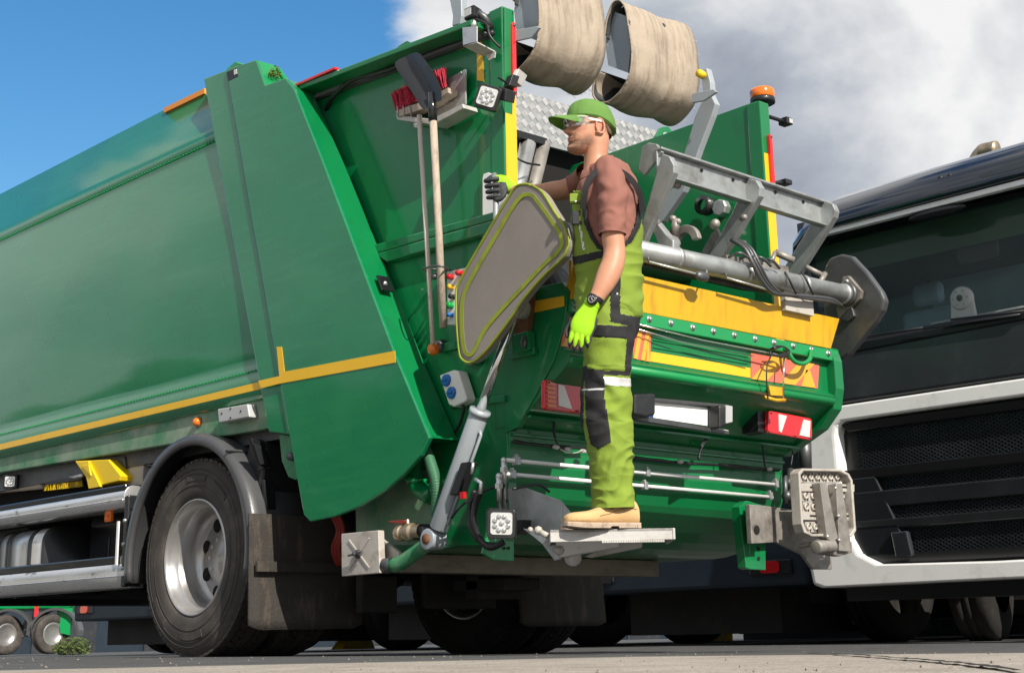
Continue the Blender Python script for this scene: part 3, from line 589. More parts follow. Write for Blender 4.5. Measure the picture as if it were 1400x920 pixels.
# cylinder head clevis and rusty bracket behind pad
b = M(); b.lathe([(.02, -.03), (.04, -.03), (.04, .03), (.02, .03)], X(710, 423, 4.19), EX, 16); part(b, 'rod_clevis', 'aluminium_dull', cyl)
plateX([(712, 400), (728, 392), (722, 440), (718, 470), (705, 480), (700, 460)], XI-.04, .03, 'clevis_bracket', 'rust', bevel=.003)
plateX([(698, 458), (722, 452), (724, 478), (700, 484)], XI-.05, .04, 'clevis_base', 'green_paint', bevel=.004)
plateX([(692, 482), (730, 474), (730, 484), (694, 492)], XI-.03, .02, 'side_rib', 'green_paint', bevel=.003)
b = M(); b.ball(X(716, 468, XI-.055), (.01, .018, .03), n=10); part(b, 'pulley', 'steel_dark')
plateX([(636, 470), (660, 466), (660, 490), (650, 498), (638, 490)], XI-.03, .028, 'mount_block', 'green_paint', bevel=.006); part(M().lathe([(0, .01), (.04, .01), (.045, 0)], X(642, 486, XI-.03), (-1, 0, 0), 20), 'round_cap', 'green_dusty')
# ---------------------------------------------------------------- wheels (local: axis X, outside face towards -X)
def tyre_meshes(dark=False):
    b = M(); pr = [(.296, .05), (.30, .022), (.318, .008), (.345, .003), (.40, .0), (.44, .003), (.470, .010), (.492, .022), (.505, .036)]
    n = 9
    for i in range(n):
        x = .045+i*.024
        pr += [(.508 if i % 2 == 0 else .498, x), (.508 if i % 2 == 0 else .498, x+.021)]
    pr += [(.505, .262), (.492, .276), (.470, .288), (.44, .295), (.40, .298), (.345, .295), (.318, .29), (.30, .276), (.296, .24)]
    b.lathe(pr, (0, 0, 0), EX, 72)
    for r in (.372, .43, .455): b.lathe([(r-.002, .0006), (r, -.0022), (r+.002, .0006)], (0, 0, 0), EX, 72)
    for a0, a1, r0, r1 in ((60, 86, .395, .425), (95, 118, .395, .425), (232, 262, .385, .42), (285, 310, .39, .42)):
        f = [V((-.003, math.cos(RAD(a0+(a1-a0)*i/8))*r0, math.sin(RAD(a0+(a1-a0)*i/8))*r0)) for i in range(9)]+[V((-.003, math.cos(RAD(a1-(a1-a0)*i/8))*r1, math.sin(RAD(a1-(a1-a0)*i/8))*r1)) for i in range(9)]
        b.prism(f, (.008, 0, 0))
    t = M(); nn = 66
    for k in range(nn):
        a = 2*math.pi*k/nn
        for j, (x0, x1) in enumerate(((.026, .072), (.078, .118), (.124, .176), (.182, .222), (.228, .274))):
            da = .5*(j % 2)*2*math.pi/nn; w = 2*math.pi/nn*.40; sk = (.25 if j % 2 else -.25)*2*math.pi/nn
            r_ = .496 if j in (0, 4) else .5; rt = .514 if j not in (0, 4) else .511
            P = lambda aa, x, r: V((x, math.cos(aa)*r, math.sin(aa)*r))
            lo = [P(a+da-w-sk, x0, r_), P(a+da+w-sk, x0, r_), P(a+da+w+sk, x1, r_), P(a+da-w+sk, x1, r_)]; hi = [P(a+da-w-sk, x0, rt), P(a+da+w-sk, x0, rt), P(a+da+w+sk, x1, rt), P(a+da-w+sk, x1, rt)]
            t.add(lo+hi, [[4, 5, 6, 7], [0, 1, 5, 4], [1, 2, 6, 5], [2, 3, 7, 6], [3, 0, 4, 7]])
    return b, t
def wheel(loc, outer=True, p=T, flip=1, m='tyre_rubber', root=None):
    """returns wheel part with tyre / rim children"""
    rb = M()
    if outer:
        rb.lathe([(.306, .03), (.300, .014), (.293, .012), (.288, .02), (.282, .035), (.276, .06), (.262, .075), (.255, .085), (.252, .15), (.246, .19), (.225, .205), (.20, .212)], (0, 0, 0), EX, 64)
    else: rb.lathe([(.306, .03), (.296, .012), (.27, .06), (.25, .2)], (0, 0, 0), EX, 40)
    n = 64; hole = 8; # disc with hand holes: ring between r .13 and .215 with holes cut as separate dark recesses
    rb.lathe([(.22, .207), (.15, .20), (.12, .17), (.0, .165)] if outer else [(.25, .2), (.1, .22), (0, .22)], (0, 0, 0), EX, 40)
    o = rb.obj('wheel', 'rim_steel', p); o.location = loc; o.rotation_euler = (RAD(20), 0, 0)
    tb, tt = tyre_meshes(); ty = tb.obj('tyre', m, o); tr = kind(tt.obj('tread', m, o), 'stuff'); ty.matrix_parent_inverse = Matrix(); tr.matrix_parent_inverse = Matrix()
    if outer:
        h = M()
        for k in range(hole):
            a = 2*math.pi*k/hole
            h.lathe([(.036, 0), (.030, .004), (.0, .005)], (.199, math.cos(a)*.188, math.sin(a)*.188), EX, 16)
            h.lathe([(.0, -.004), (.036, -.004), (.036, 0)], (.202, math.cos(a)*.188, math.sin(a)*.188), EX, 16)
        kind(h.obj('hand_holes', 'black_void', o), 'stuff')
        h = M()
        for k in range(10):
            a = 2*math.pi*(k+.5)/10
            h.lathe([(0, -.012), (.011, -.012), (.012, 0)], (.18, math.cos(a)*.095, math.sin(a)*.095), EX, 6, sm=False)
        h.lathe([(0, .0), (.035, .0), (.05, .006), (.055, .02)], (.165, 0, 0), EX, 24); h.obj('wheel_hub', 'rim_steel', o)
        h = M(); h.lathe([(0, -.004), (.026, -.004), (.028, 0)], (.192, math.cos(RAD(160-20))*-.15, math.sin(RAD(8))*.1), EX, 18); 
    return o
WY, WZ = 6.842, .427
wheel((XO, WY, WZ)); wheel((XO+.335, WY, WZ), False)
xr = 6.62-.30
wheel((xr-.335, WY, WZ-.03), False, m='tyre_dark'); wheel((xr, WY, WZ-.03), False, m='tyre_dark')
part(M().lathe([(0, -.004), (.024, -.004), (.026, .003)], (XO+.19, 6.98, .445), (1, 0, 0), 18), 'wheel_reflector', 'brass')
ax = M(); ax.tube([(XO+.5, WY, .42), (6.2, WY, .40)], .07, 12); ax.ball((5.35, WY, .42), (.2, .2, .18)); part(ax, 'rear_axle', 'underbody')
# chassis
ch = M()
for x in (4.95, 5.7): ch.box((x, 5.4, .62), (x+.08, 11.6, .86))
ch.box((4.75, 5.6, .62), (6.0, 5.9, .8)); ch.box((4.5, 5.8, .86), (6.3, 11.5, 1.0)); ch.box((4.9, 6.5, .5), (5.0, 7.2, .62)); ch.box((5.7, 6.5, .5), (5.8, 7.2, .62))
part(ch, 'chassis_frame', 'underbody', bevel=.01)
ub = M(); ub.box((4.35, 5.4, .50), (4.9, 5.62, .75)); ub.box((4.45, 7.6, .36), (6.3, 8.6, .9)); ub.box((4.6, 8.8, .33), (6.4, 10.6, .9)); ub.tube([(4.9, 6, .5), (5.2, 8.8, .5)], .07, 10); ub.tube([(5.6, 5.9, .44), (5.3, 8.8, .44)], .06, 10); ub.box((5.1, 5.7, .18), (5.42, 5.8, .30)); ub.box((4.55, 5.95, .12), (4.78, 6.0, .3))
ub.box((5.0, 6.0, .14), (5.5, 6.04, .34)); ub.box((5.1, 5.5, .22), (5.35, 5.9, .28))
part(ub, 'underbody_gear', 'underbody', bevel=.01)
for i, z in enumerate((.3, .2)): pass
# air tanks and boxes deep inside so the far side stays dark
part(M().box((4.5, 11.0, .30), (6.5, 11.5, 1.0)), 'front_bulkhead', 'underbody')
# fender
def fender(x0, x1, side=1):
    Rr = .632; cy, cz = WY, WZ+.005; b = M(); rs = []
    a_f = math.atan2(X(168, 800, 4.1).z-cz, X(168, 800, 4.1).y-cy); a_r = math.atan2(X(322, 782, 4.1).z-cz, X(322, 782, 4.1).y-cy)
    if a_r < 0: a_r += 2*math.pi
    n = 40
    for i in range(n+1):
        a = a_f+(a_r-a_f)*i/n; k = 1+.035*math.cos(2*(a-math.pi/2))**2*0
        rr = [(Rr-.065, x0+.004), (Rr-.055, x0-.010), (Rr-.012, x0-.006), (Rr, x0+.018), (Rr+.006, x0+.05), (Rr+.006, x1), (Rr-.012, x1), (Rr-.012, x0+.05), (Rr-.05, x0+.03)]
        rs.append([V((x, cy+r_*math.cos(a), cz+r_*math.sin(a))) for r_, x in rr])
    b.rings(rs); return part(b, 'fender', 'fender_plastic'), a_f, a_r
fd, a_f, a_r = fender(4.08, 4.74)
fender(5.98, 6.64)
fs = M()
for a in (RAD(52), RAD(128)):
    r_ = .640; c = V((4.09, WY+r_*math.cos(a), WZ+r_*math.sin(a))); fs.obox(c+V((.3, 0, 0)), EX*.33, V((0, -math.sin(a), math.cos(a)))*.006, V((0, math.cos(a), math.sin(a)))*.004)
part(fs, 'fender_seam', 'black_plastic', fd)
# moulded rear housing of the fender and mud flap
hs = M(); hs.prism([(4.16, 6.30, .56), (4.16, 6.24, .95), (4.16, 6.38, 1.0), (4.16, 6.46, .8), (4.16, 6.43, .56)], (.5, 0, 0)); h = part(hs, 'flap_carrier', 'black_plastic', bevel=.015)
for q in ([(343, 598), (362, 603), (372, 640), (356, 642)], [(361, 655), (375, 660), (378, 700), (383, 735), (366, 712)]):
    part(M().prism([Y(x, y, 6.235) for x, y in q], (0, .03, 0)), 'moulded_recess', 'black_gloss', h, bevel=.006)
part(M().prism([Y(347, 606, 6.222), Y(358, 609, 6.222), Y(366, 634, 6.222), Y(356, 635, 6.222)], (0, .012, 0)), 'moulded_rib', 'black_plastic', h, bevel=.003)
def flap(x0, x1, zt, zb):
    b = M(); nx, nz = 10, 10; g = []
    for j in range(nz+1):
        for i in range(nx+1):
            u, v = i/nx, j/nz; x = x0+(x1-x0)*u; z = zt+(zb-zt)*v
            if j == nz and i in (0, nx): z += .02
            g.append(V((x, 6.18+.012*math.sin(u*5+1)*v-.03*v, z)))
    n = nx+1; b.add(g, [[j*n+i, j*n+i+1, (j+1)*n+i+1, (j+1)*n+i] for j in range(nz) for i in range(nx)], True)
    o = part(b, 'mud_flap', 'flap_rubber', solid=.012); return o
flap(4.03, 4.70, .60, .048); flap(5.82, 6.50, .42, .045)
part(M().bar((4.05, 6.13, .345), (4.7, 6.13, .345), .015, .05), 'flap_clamp', 'flap_rubber', bevel=.003)
part(M().box((5.82, 6.16, .40), (6.5, 6.22, .46)), 'flap_carrier', 'underbody')
# red hoses behind the cover
for k in range(3): part(M().tube(smooth_path([X(452+k*5, 700, 4.5), X(462+k*4, 725, 4.45), X(455+k*4, 750, 4.45), X(462+k*4, 772, 4.5)], 5), .011, 8), 'air_hose', 'hose_red')
# ---------------------------------------------------------------- side guard, tank, chocks bracket
def guard(ptsL, zt, zb, n=1):
    pass
gx = XO-.01
def rail(t0, t1, b0, b1, name):
    A0, A1 = X(171, t1, gx), X(0, t0, gx); zt = (A0.z+A1.z)/2; zb = X(171, b1, gx).z; h = zt-zb; y0 = A0.y; y1 = 11.2; b = M()
    pr = [(gx+.12, zt-.004), (gx+.05, zt)]+[(gx+.05-.052*math.sin(RAD(q)), zt-h*.5+h*.5*math.cos(RAD(q))) for q in range(12, 180, 12)]+[(gx+.05, zb), (gx+.12, zb)]
    b.rings([[V((x, y, z)) for x, z in pr] for y in [y0+(y1-y0)*i/8 for i in range(9)]]); b.bar((gx-.003, y0+.01, zt-h*.62), (gx-.003, y1, zt-h*.62), .006, .006); o = part(b, name, 'chrome', bevel=.004); part(M().box((gx+.002, y0+.001, zt-.26*h), (gx+.11, y1, zt+.006)), 'rail_reflection', 'black_gloss', o, bevel=.01); return o  # black strip stands for the dark reflection along the rail's top
rail(693, 661, 719, 694, 'side_guard_rail'); rail(772, 765, 813, 803, 'side_guard_rail')
y0 = X(171, 662, gx).y
part(M().box((gx+.0, y0-.045, .30), (gx+.10, y0, .80)), 'guard_post', 'black_plastic', bevel=.008)
part(M().box((gx-.012, y0+.03, .42), (gx-.004, y0+.05, .66)), 'reflector_strip', 'plate_white')
b = M(); [b.lathe([(0, .012), (.01, .01), (.012, 0)], (gx, y0-.022, z), (-1, 0, 0), 8) for z in (.40, .53, .66)]; part(b, 'bolt', 'galvanised')
a_ = X(147, 706, gx+.03); al = part(M().prism(rrect(a_, (0, .035, 0), (0, 0, .03), .008), (.02, 0, 0)), 'side_marker', 'orange_lens', bevel=.003)
b = M(); [b.obox(a_+V((-.004, 0, dz)), EX*.004, EY*.02, EZ*.003) for dz in (-.012, 0, .012)]; part(b, 'marker_rib', 'orange_lens', al)
# ribbed alloy tank
cyk = X(40, 745, gx+.14); tk = M(); yc = X(78, 745, gx+.14).y
def tank(y, l, r):
    c = V((gx+.29, y, .50)); rr = .20
    b = M(); rs = []
    for k in range(2): rs.append([p+V((0, l*k, 0)) for p in rrect((c.x, y, c.z), (.24, 0, 0), (0, 0, .20), .10, 6)])
    b.rings(rs); return b
b = tank(yc, .62, .2); tko = part(b, 'air_tank', 'aluminium')
for dy in (.0, .16, .19, .46, .50, .62):
    b = M(); rs = [rrect((gx+.29, yc+dy+q, .50), (.248, 0, 0), (0, 0, .208), .105, 6) for q in (-.006, .006)]; b.rings(rs); part(b, 'tank_strap', 'black_plastic', tko)
part(M().box((gx+.30, y0+.05, .36), (gx+.8, yc-.1, .86)), 'battery_box', 'black_gloss', bevel=.02)
b = M(); [b.box((gx+.292, y0+.52+k*.09, .42), (gx+.30, y0+.53+k*.09, .62)) for k in range(3)]; part(b, 'box_rib', 'steel_dark', bevel=.002)
part(M().box((gx+.3, yc+.75, .36), (gx+.9, 10.8, .8)), 'battery_box', 'black_plastic', bevel=.02)
plateX([(172, 617), (197, 617), (194, 672), (173, 675)], XO+.10, .06, 'guard_bracket', 'plate_pale', bevel=.004)
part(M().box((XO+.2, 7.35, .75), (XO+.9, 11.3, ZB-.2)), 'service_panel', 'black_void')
part(M().tube([X(-60, 695, 4.3), X(60, 645, 4.3), X(180, 612, 4.3)], .022, 10), 'air_pipe', 'green_paint'); part(M().tube([X(-60, 672, 4.28), X(0, 668, 4.25), X(60, 662, 4.25)], .03, 10), 'drain_hose', 'wood_pale')
# ---------------------------------------------------------------- LED work lights
def worklight(c, nrm, upv, s, name='work_light', fins=True, m='black_plastic'):
    n = V(nrm).normalized(); a = n.cross(V(upv)).normalized(); u = a.cross(n); c = V(c)
    o = part(M().prism(rrect(c-n*.04, a*s, u*s, s*.25), n*.036), name, m, bevel=.003)
    part(M().prism(rrect(c-n*.004, a*s*.76, u*s*.76, s*.2), n*.006), 'lens', 'led_glass', o)
    L_ = M()
    for k in range(9):
        q = c if k == 8 else c+a*s*.50*math.cos(k*math.pi/4+.39)+u*s*.50*math.sin(k*math.pi/4+.39)
        L_.lathe([(s*.16, .001), (s*.17, .006), (s*.12, .008), (0, .006)], q, n, 12)
    part(L_, 'led_reflector', 'rod', o)
    if fins:
        f = M()
        for k in range(13):
            t = -s*.9+s*1.8*k/12
            for sg in (1, -1): f.obox(c-n*.02+a*t+u*sg*s*1.03, a*.0018, u*s*.05, n*.018); f.obox(c-n*.02+u*t+a*sg*s*1.03, u*.0018, a*s*.05, n*.018)
        part(f, 'cooling_fin', m, o)
    return o
HN = -V((cw.x, cw.y, 0)).normalized()
worklight(X(685.5, 715.5, 4.10), HN+V((-.1, -.1, 0)), EZ+V((.05, 0, 0)), .058)
plateX([(702, 711), (714, 710), (713, 724), (704, 731)], XI-.10, .06, 'light_bracket', 'black_plastic', bevel=.003)
worklight(X(666, 132.5, 4.16), HN+V((-.2, .1, -.12)), EZ*.9+V((.25, -.25, 0)), .055, fins=False)
plateX([(682, 118), (692, 122), (690, 138), (680, 136)], XI-.08, .06, 'light_bracket', 'black_plastic', bevel=.004)
wl = worklight(X(13.5, 658, 4.16), HN, EZ, .042)
def minilamp(c, d, s=.03):
    d = V(d).normalized(); a = d.cross(EZ).normalized(); u = a.cross(d); o = part(M().prism(rrect(c, a*s, u*s*.8, s*.25), d*s*1.8), 'reversing_camera', 'black_plastic', bevel=.002)
    return o
# camera unit and square light plate on the left post
plateX([(632, 38), (652, 36), (652, 58), (633, 64)], XI-.14, .006, 'camera_bracket', 'aluminium', bevel=.001)
b = M(); b.prism([X(633, 62, XI-.14), X(652, 57, XI-.14), X(677, 70, XI-.02), X(660, 76, XI-.02)], (0, 0, -.006)); b.prism(PX([(664, 76), (677, 71), (676, 79), (668, 83)], XI-.03), (.006, 0, 0)); part(b, 'camera_bracket', 'aluminium_dull')
cm = part(M().prism(rrect(X(641, 17, 4.16), (0, .035, 0), (0, 0, .028), .006), (.07, .02, 0)), 'camera', 'black_plastic', bevel=.006); part(M().prism(rrect(X(639, 17, 4.157), (0, .022, 0), (0, 0, .018), .004), (.004, 0, 0)), 'lens', 'led_glass', cm)
part(M().tube([X(648, 14, 4.2), X(662, 24, 4.22), X(672, 40, 4.27)], .018, 10), 'camera_arm', 'steel_dark')
part(M().tube([X(647, 24, 4.2), X(648, 36, 4.17)], .014, 10), 'camera_stem', 'aluminium')
part(M().tube(smooth_path([X(650, 26, 4.18), X(665, 34, 4.2), X(670, 50, 4.2), X(684, 66, 4.24)]), .006, 6), 'camera_cable', 'black_plastic')
b = M(); [b.ball(X(x, y, 4.25), .018, n=8) for x, y in ((667, 38), (663, 47), (672, 46))]; part(b, 'cable_gland', 'black_plastic')
b = M(); c = Y(709, 107, 4.54); b.obox(c, V((.035, .01, -.005)), V((-.005, .01, 0)), V((.018, 0, .032))); sq = part(b, 'rear_lamp', 'aluminium_dull', bevel=.003)
b = M(); b.obox(c+V((-.045, 0, -.03)), EX*.022, EY*.02, V((.012, 0, .03))); b.tube([Y(699, 120, 4.55), Y(690, 112, 4.54), Y(681, 106, 4.53)], .006, 6); part(b, 'lamp_bracket', 'black_plastic', sq, bevel=.003)
b = M(); c = Y(1074, 167, 4.6); b.obox(c, EX*.028, EY*.03, EZ*.02); b.tube([Y(1052, 160, 4.6), c], .012, 8); o = part(b, 'rear_lamp', 'black_plastic', bevel=.003); part(M().obox(c+V((.008, -.031, 0)), EX*.015, EY*.002, EZ*.013), 'lens', 'led_glass', o)
b = M(); c = Y(1073, 250, 4.62); b.obox(c, EX*.03, EY*.03, EZ*.014); b.tube([c, Y(1056, 250, 4.62)], .012, 8); part(b, 'rear_lamp', 'black_plastic', bevel=.004)
# ---------------------------------------------------------------- yellow L mark on the side, outlets, control panel
plateX([(613, 59), (653, 44), (658, 52), (662, 112), (652, 110), (652, 60), (614, 73)], XI-.003, .002, 'yellow_stripe', 'yellow_tape')
so = plateX([(600, 513), (619, 505.5), (626, 507), (638, 545), (636, 549), (620, 556), (613, 553)], XI-.07, .06, 'socket_outlet', 'plastic_white', bevel=.008, seg=3)
for x, y in ((611, 520), (618, 537)):
    q = X(x, y, XI-.07); part(M().lathe([(0, .014), (.022, .014), (.027, .01), (.029, 0)], q, (-1, 0, 0), 10, sm=False), 'socket_cover', 'blue_plug', so); part(M().obox(q+V((-.017, 0, 0)), EX*.004, EY*.018, EZ*.003), 'cover_tab', 'blue_plug', so)
part(M().tube(smooth_path([X(630, 550, 4.24), X(634, 560, 4.25), X(626, 585, 4.27), X(612, 596, 4.28)]), .007, 8), 'socket_cable', 'black_plastic')
cp = plateX([(611, 371.5), (645, 364), (645, 445), (611.5, 444)], XI-.05, .045, 'control_panel', 'plastic_white', bevel=.004)
for x, y, m, r_ in ((618.5, 379, 'btn_red', .014), (631, 374, 'btn_red', .014), (619, 393, 'btn_yellow', .013), (621, 406, 'black_plastic', .012), (617.5, 418, 'btn_green', .017), (618, 431, 'blue_plug', .011)):
    part(M().lathe([(0, .03), (r_*.9, .028), (r_, .02), (r_*.7, .014), (r_*.9, .006), (r_, 0)], X(x, y, XI-.05), (-1, 0, 0), 18), 'push_button', m, cp)
# white panel, grab handle
wp = plateX([(659.5, 244), (661, 238), (667, 236), (686, 243), (700, 262), (700, 420), (660, 440)], XI-.02, .015, 'splash_panel', 'pole_white', bevel=.002)
part(M().tube([X(668, 246, 4.24), X(676, 240, 4.19), X(678, 252, 4.18), X(678, 300, 4.18), X(675, 345, 4.18)], .013, 12), 'grab_handle', 'galvanised')
# ---------------------------------------------------------------- side pads of the lift
PO = [(727, 254), (742, 264), (757, 288), (770, 308), (776.5, 330), (773, 346), (765, 357), (740, 380), (716, 408), (700, 432), (672, 470), (655, 489), (642, 496), (632, 491), (628, 480), (624.5, 440), (624, 400), (627, 388), (645, 355), (670, 312), (692, 275), (705, 256), (716, 252)]
def smooth_loop(pts, k=4):
    n = len(pts); o = []
    for i in range(n):
        p0, p1, p2, p3 = [V((*pts[(i+q) % n], 0)) for q in (-1, 0, 1, 2)]
        for j in range(k):
            t = j/k; v = .5*((2*p1)+(p2-p0)*t+(2*p0-5*p1+4*p2-p3)*t*t+(3*p1-p0-3*p2+p3)*t**3); o.append((v.x, v.y))
    return o
PL = smooth_loop(PO, 3); cxp, cyp = 700, 375
def inset(pts, d):
    n = len(pts); o = []
    for i in range(n):
        a = V((*pts[i-1], 0)); b_ = V((*pts[(i+1) % n], 0)); t = (b_-a).normalized(); nn = V((-t.y, t.x, 0)); p = V((*pts[i], 0))
        if (V((cxp, cyp, 0))-p).dot(nn) < 0: nn = -nn
        q = p+nn*d; o.append((q.x, q.y))
    return o
XP = 4.07
pd = part(M().prism(PX(PL, XP), (.045, 0, 0)), 'lift_side_pad', 'pad_grey', bevel=.012, seg=3)
lp = PX(PL, XP+.003); part(M().tube(lp+[lp[0]], .006, 8), 'edge_piping', 'piping', pd)
BC = smooth_loop([(719, 266), (728, 268), (739, 281), (754, 302), (766, 321), (768, 334), (760, 347), (745, 360), (724, 382), (693, 415), (675, 435), (660, 455), (648, 479), (641, 485), (635, 479), (632, 459), (631, 425), (635, 400), (654, 363), (678, 322), (699, 286), (711, 270)], 4); n = len(BC); b = M(); ri, ro = [], []
for i in range(n):
    p_, q_ = V((*BC[i-1], 0)), V((*BC[(i+1) % n], 0)); t_ = (q_-p_).normalized(); ri.append((BC[i][0]-t_.y*2.6, BC[i][1]+t_.x*2.6)); ro.append((BC[i][0]+t_.y*2.6, BC[i][1]-t_.x*2.6))
vs = [X(x, y, XP-.004) for x, y in ri]+[X(x, y, XP-.004) for x, y in ro]+[X(x, y, XP+.004) for x, y in ri]+[X(x, y, XP+.004) for x, y in ro]
b.add(vs, [[i, (i+1) % n, n+(i+1) % n, n+i] for i in range(n)]+[[i, (i+1) % n, 2*n+(i+1) % n, 2*n+i] for i in range(n)]+[[n+i, n+(i+1) % n, 3*n+(i+1) % n, 3*n+i] for i in range(n)]); part(b, 'piping_band', 'piping', pd)
for R__ in (ri, ro): lp = PX(R__, XP-.001); part(M().tube(lp+[lp[0]], .0013, 5), 'piping_seam', 'pad_grey', pd)
RP = [(1127, 365), (1135, 352), (1150, 347), (1164, 350), (1185, 372), (1204, 398), (1209, 410), (1206, 424), (1196, 440), (1178, 462), (1160, 484), (1146, 494), (1136, 480), (1125, 420)]
XQ = 6.30
b = M(); b.prism(PX(RP, XQ+.02), (.05, 0, 0)); rp = part(b, 'lift_side_plate', 'steel_dark', bevel=.012)
part(M().prism(PX([(1152, 378), (1160, 377), (1178, 398), (1176, 408), (1158, 424), (1146, 436), (1143, 422)], XQ-.005), (.025, 0, 0)), 'flange_plate', 'galvanised_dirty', rp, bevel=.004)
b = M(); [b.lathe([(0, .012), (.011, .01), (.012, 0)], X(x, y, XQ-.005), (-1, 0, 0), 8) for x, y in ((1158, 385), (1168, 398), (1160, 412), (1152, 400))]; part(b, 'bolt', 'galvanised', rp)
part(M().lathe([(0, .008), (.011, .008), (.012, 0)], X(1165, 428, XQ+.02), (-1, 0, 0), 10), 'bolt', 'plastic_white', rp)
part(M().prism(PX([(1150, 416), (1162, 412), (1168, 432), (1158, 440), (1150, 436)], XQ+.0), (.02, 0, 0)), 'stop_bracket', 'steel_dark', rp, bevel=.004)
# ---------------------------------------------------------------- lift tube, frame, arms
YT = 4.165
ta, tb = Y(774, 322, YT), Y(1163, 404, YT)
tu = part(M().tube([ta, tb], .048, 28), 'lift_tube', 'galvanised')
for px in (905, 1000, 1085, 1150):
    t = (px-774)/(1163-774); c = ta.lerp(tb, t); part(M().lathe([(.048, -.012), (.053, -.010), (.053, .010), (.048, .012)], c, EX, 28), 'tube_collar', 'galvanised', tu)
part(M().lathe([(.048, 0), (.060, 0), (.062, .03), (.048, .03)], tb-V((.05, 0, 0)), EX, 28), 'tube_collar', 'steel_dark', tu)
for x0, x1, dy in ((886, 966, 0), (992, 1052, 0)):
    p = [Y(x0, 350+(x0-875)*.205, 4.13), Y(x0+1, 356+(x0-875)*.205, 4.105), Y(x1-1, 359+(x1-875)*.212, 4.105), Y(x1, 352+(x1-875)*.205, 4.13)]; part(M().tube(p, .006, 8), 'catch_rod', 'galvanised', tu)
part(M().prism(PY([(875, 343), (960, 368), (1020, 384), (1080, 392), (1150, 408), (1150, 414), (1080, 402), (1020, 396), (950, 380), (875, 362)], YT+.05), (0, .03, 0)), 'tube_backing', 'steel_dark', bevel=.004)
# arms: YZ-plane flat bars
def arm(pts, x, t, name='lift_arm', m='galvanised'):
    return part(M().prism(PX(pts, x), (t, 0, 0)), name, m, bevel=.004)
YR_ = X(1125, 290, 6.05).y
xl_ = Y(905, 208, YR_).x; xm_ = Y(1030, 247, YR_).x; xr_ = Y(1132, 280, YR_).x
arm([(868, 338), (890, 262), (905, 210), (915, 214), (921, 226), (921, 236), (876, 340)], xl_, .035)
arm([(968, 352), (1001, 290), (1023, 244), (1033, 246), (1039, 256), (1038, 268), (1008, 318), (980, 362), (976, 362)], xm_, .04)
arm([(1068, 372), (1100, 320), (1128, 274), (1138, 279), (1142, 288), (1140, 297), (1110, 345), (1084, 386)], xr_, .04)
# left arm side face and rounded ear
part(M().prism(PX([(878, 200), (886, 195), (897, 197), (905, 208), (880, 240), (872, 232), (876, 210)], xl_+.03), (.02, 0, 0)), 'frame_ear', 'galvanised', bevel=.004)
tr = [Y(893, 198, YR_), Y(1132, 278, YR_)]
dn = V((0, .0, -1)); b = M()
p0 = Y(898, 206, YR_+.05); p1 = Y(1130, 281, YR_+.05)
b.prism([p0, p1, p1-V((0, 0, .125)), p0-V((0, 0, .125))], (0, .012, 0)); b.prism([p0+V((0, .012, 0)), p1+V((0, .012, 0)), p1+V((0, -.03, .0)), p0+V((0, -.03, .0))], (0, 0, .012)); b.prism([p0+V((0, .012, -.115)), p1+V((0, .012, -.115)), p1+V((0, -.03, -.115)), p0+V((0, -.03, -.115))], (0, 0, -.010))
fr_ = part(b, 'frame_rail', 'galvanised', bevel=.003)
b = M(); [b.lathe([(0, .004), (.009, .004), (.009, 0)], Y(x, y, YR_+.048), (0, -1, 0), 10) for x, y in ((959, 233), (1002, 246), (1060, 263), (1098, 276))]; part(b, 'rail_hole', 'black_void', fr_)
part(M().tube([Y(1014, 299, YR_+.03), Y(1018, 297, YR_-.02)], .014, 10), 'arm_boss', 'galvanised_dirty'); part(M().tube([Y(976, 308, 4.15), Y(978, 306, 4.02)], .022, 12), 'arm_boss', 'galvanised_dirty')
arm([(956, 350), (972, 320), (980, 312), (984, 322), (966, 356)], xm_+.05, .02, 'arm_gusset', 'galvanised_dirty')
# clamp hooks behind the tube
def hook(px, py, s, x):
    c = X(px, py, x); pts = []
    for i in range(15):
        a = RAD(200-i*14); pts.append(c+V((0, -math.cos(a)*.085*s, math.sin(a)*.085*s)))
    for i in range(15):
        a = RAD(200-14*14+i*14); pts.append(c+V((0, -math.cos(a)*.045*s, math.sin(a)*.045*s)))
    return part(M().prism(pts, (.03, 0, 0)), 'comb_hook', 'galvanised_dirty', bevel=.004)
hook(935, 332, 1, 5.05); hook(912, 338, .7, 4.95)
part(M().prism(PX([(888, 306), (896, 302), (912, 322), (920, 328), (920, 342), (900, 336)], 4.9), (.05, 0, 0)), 'comb_finger', 'galvanised', bevel=.006)
b = M(); b.ball(X(896, 303, 4.9), .022, n=10); b.ball(X(920, 300, 5.0), .02, n=8); b.ball(X(927, 303, 5.0), .016, n=8); b.tube([X(925, 300, 5.0), X(920, 325, 5.0)], .02, 10); b.tube([X(917, 250, 5.0), X(928, 253, 5.0)], .02, 10); part(b, 'pivot_pin', 'galvanised_dirty')
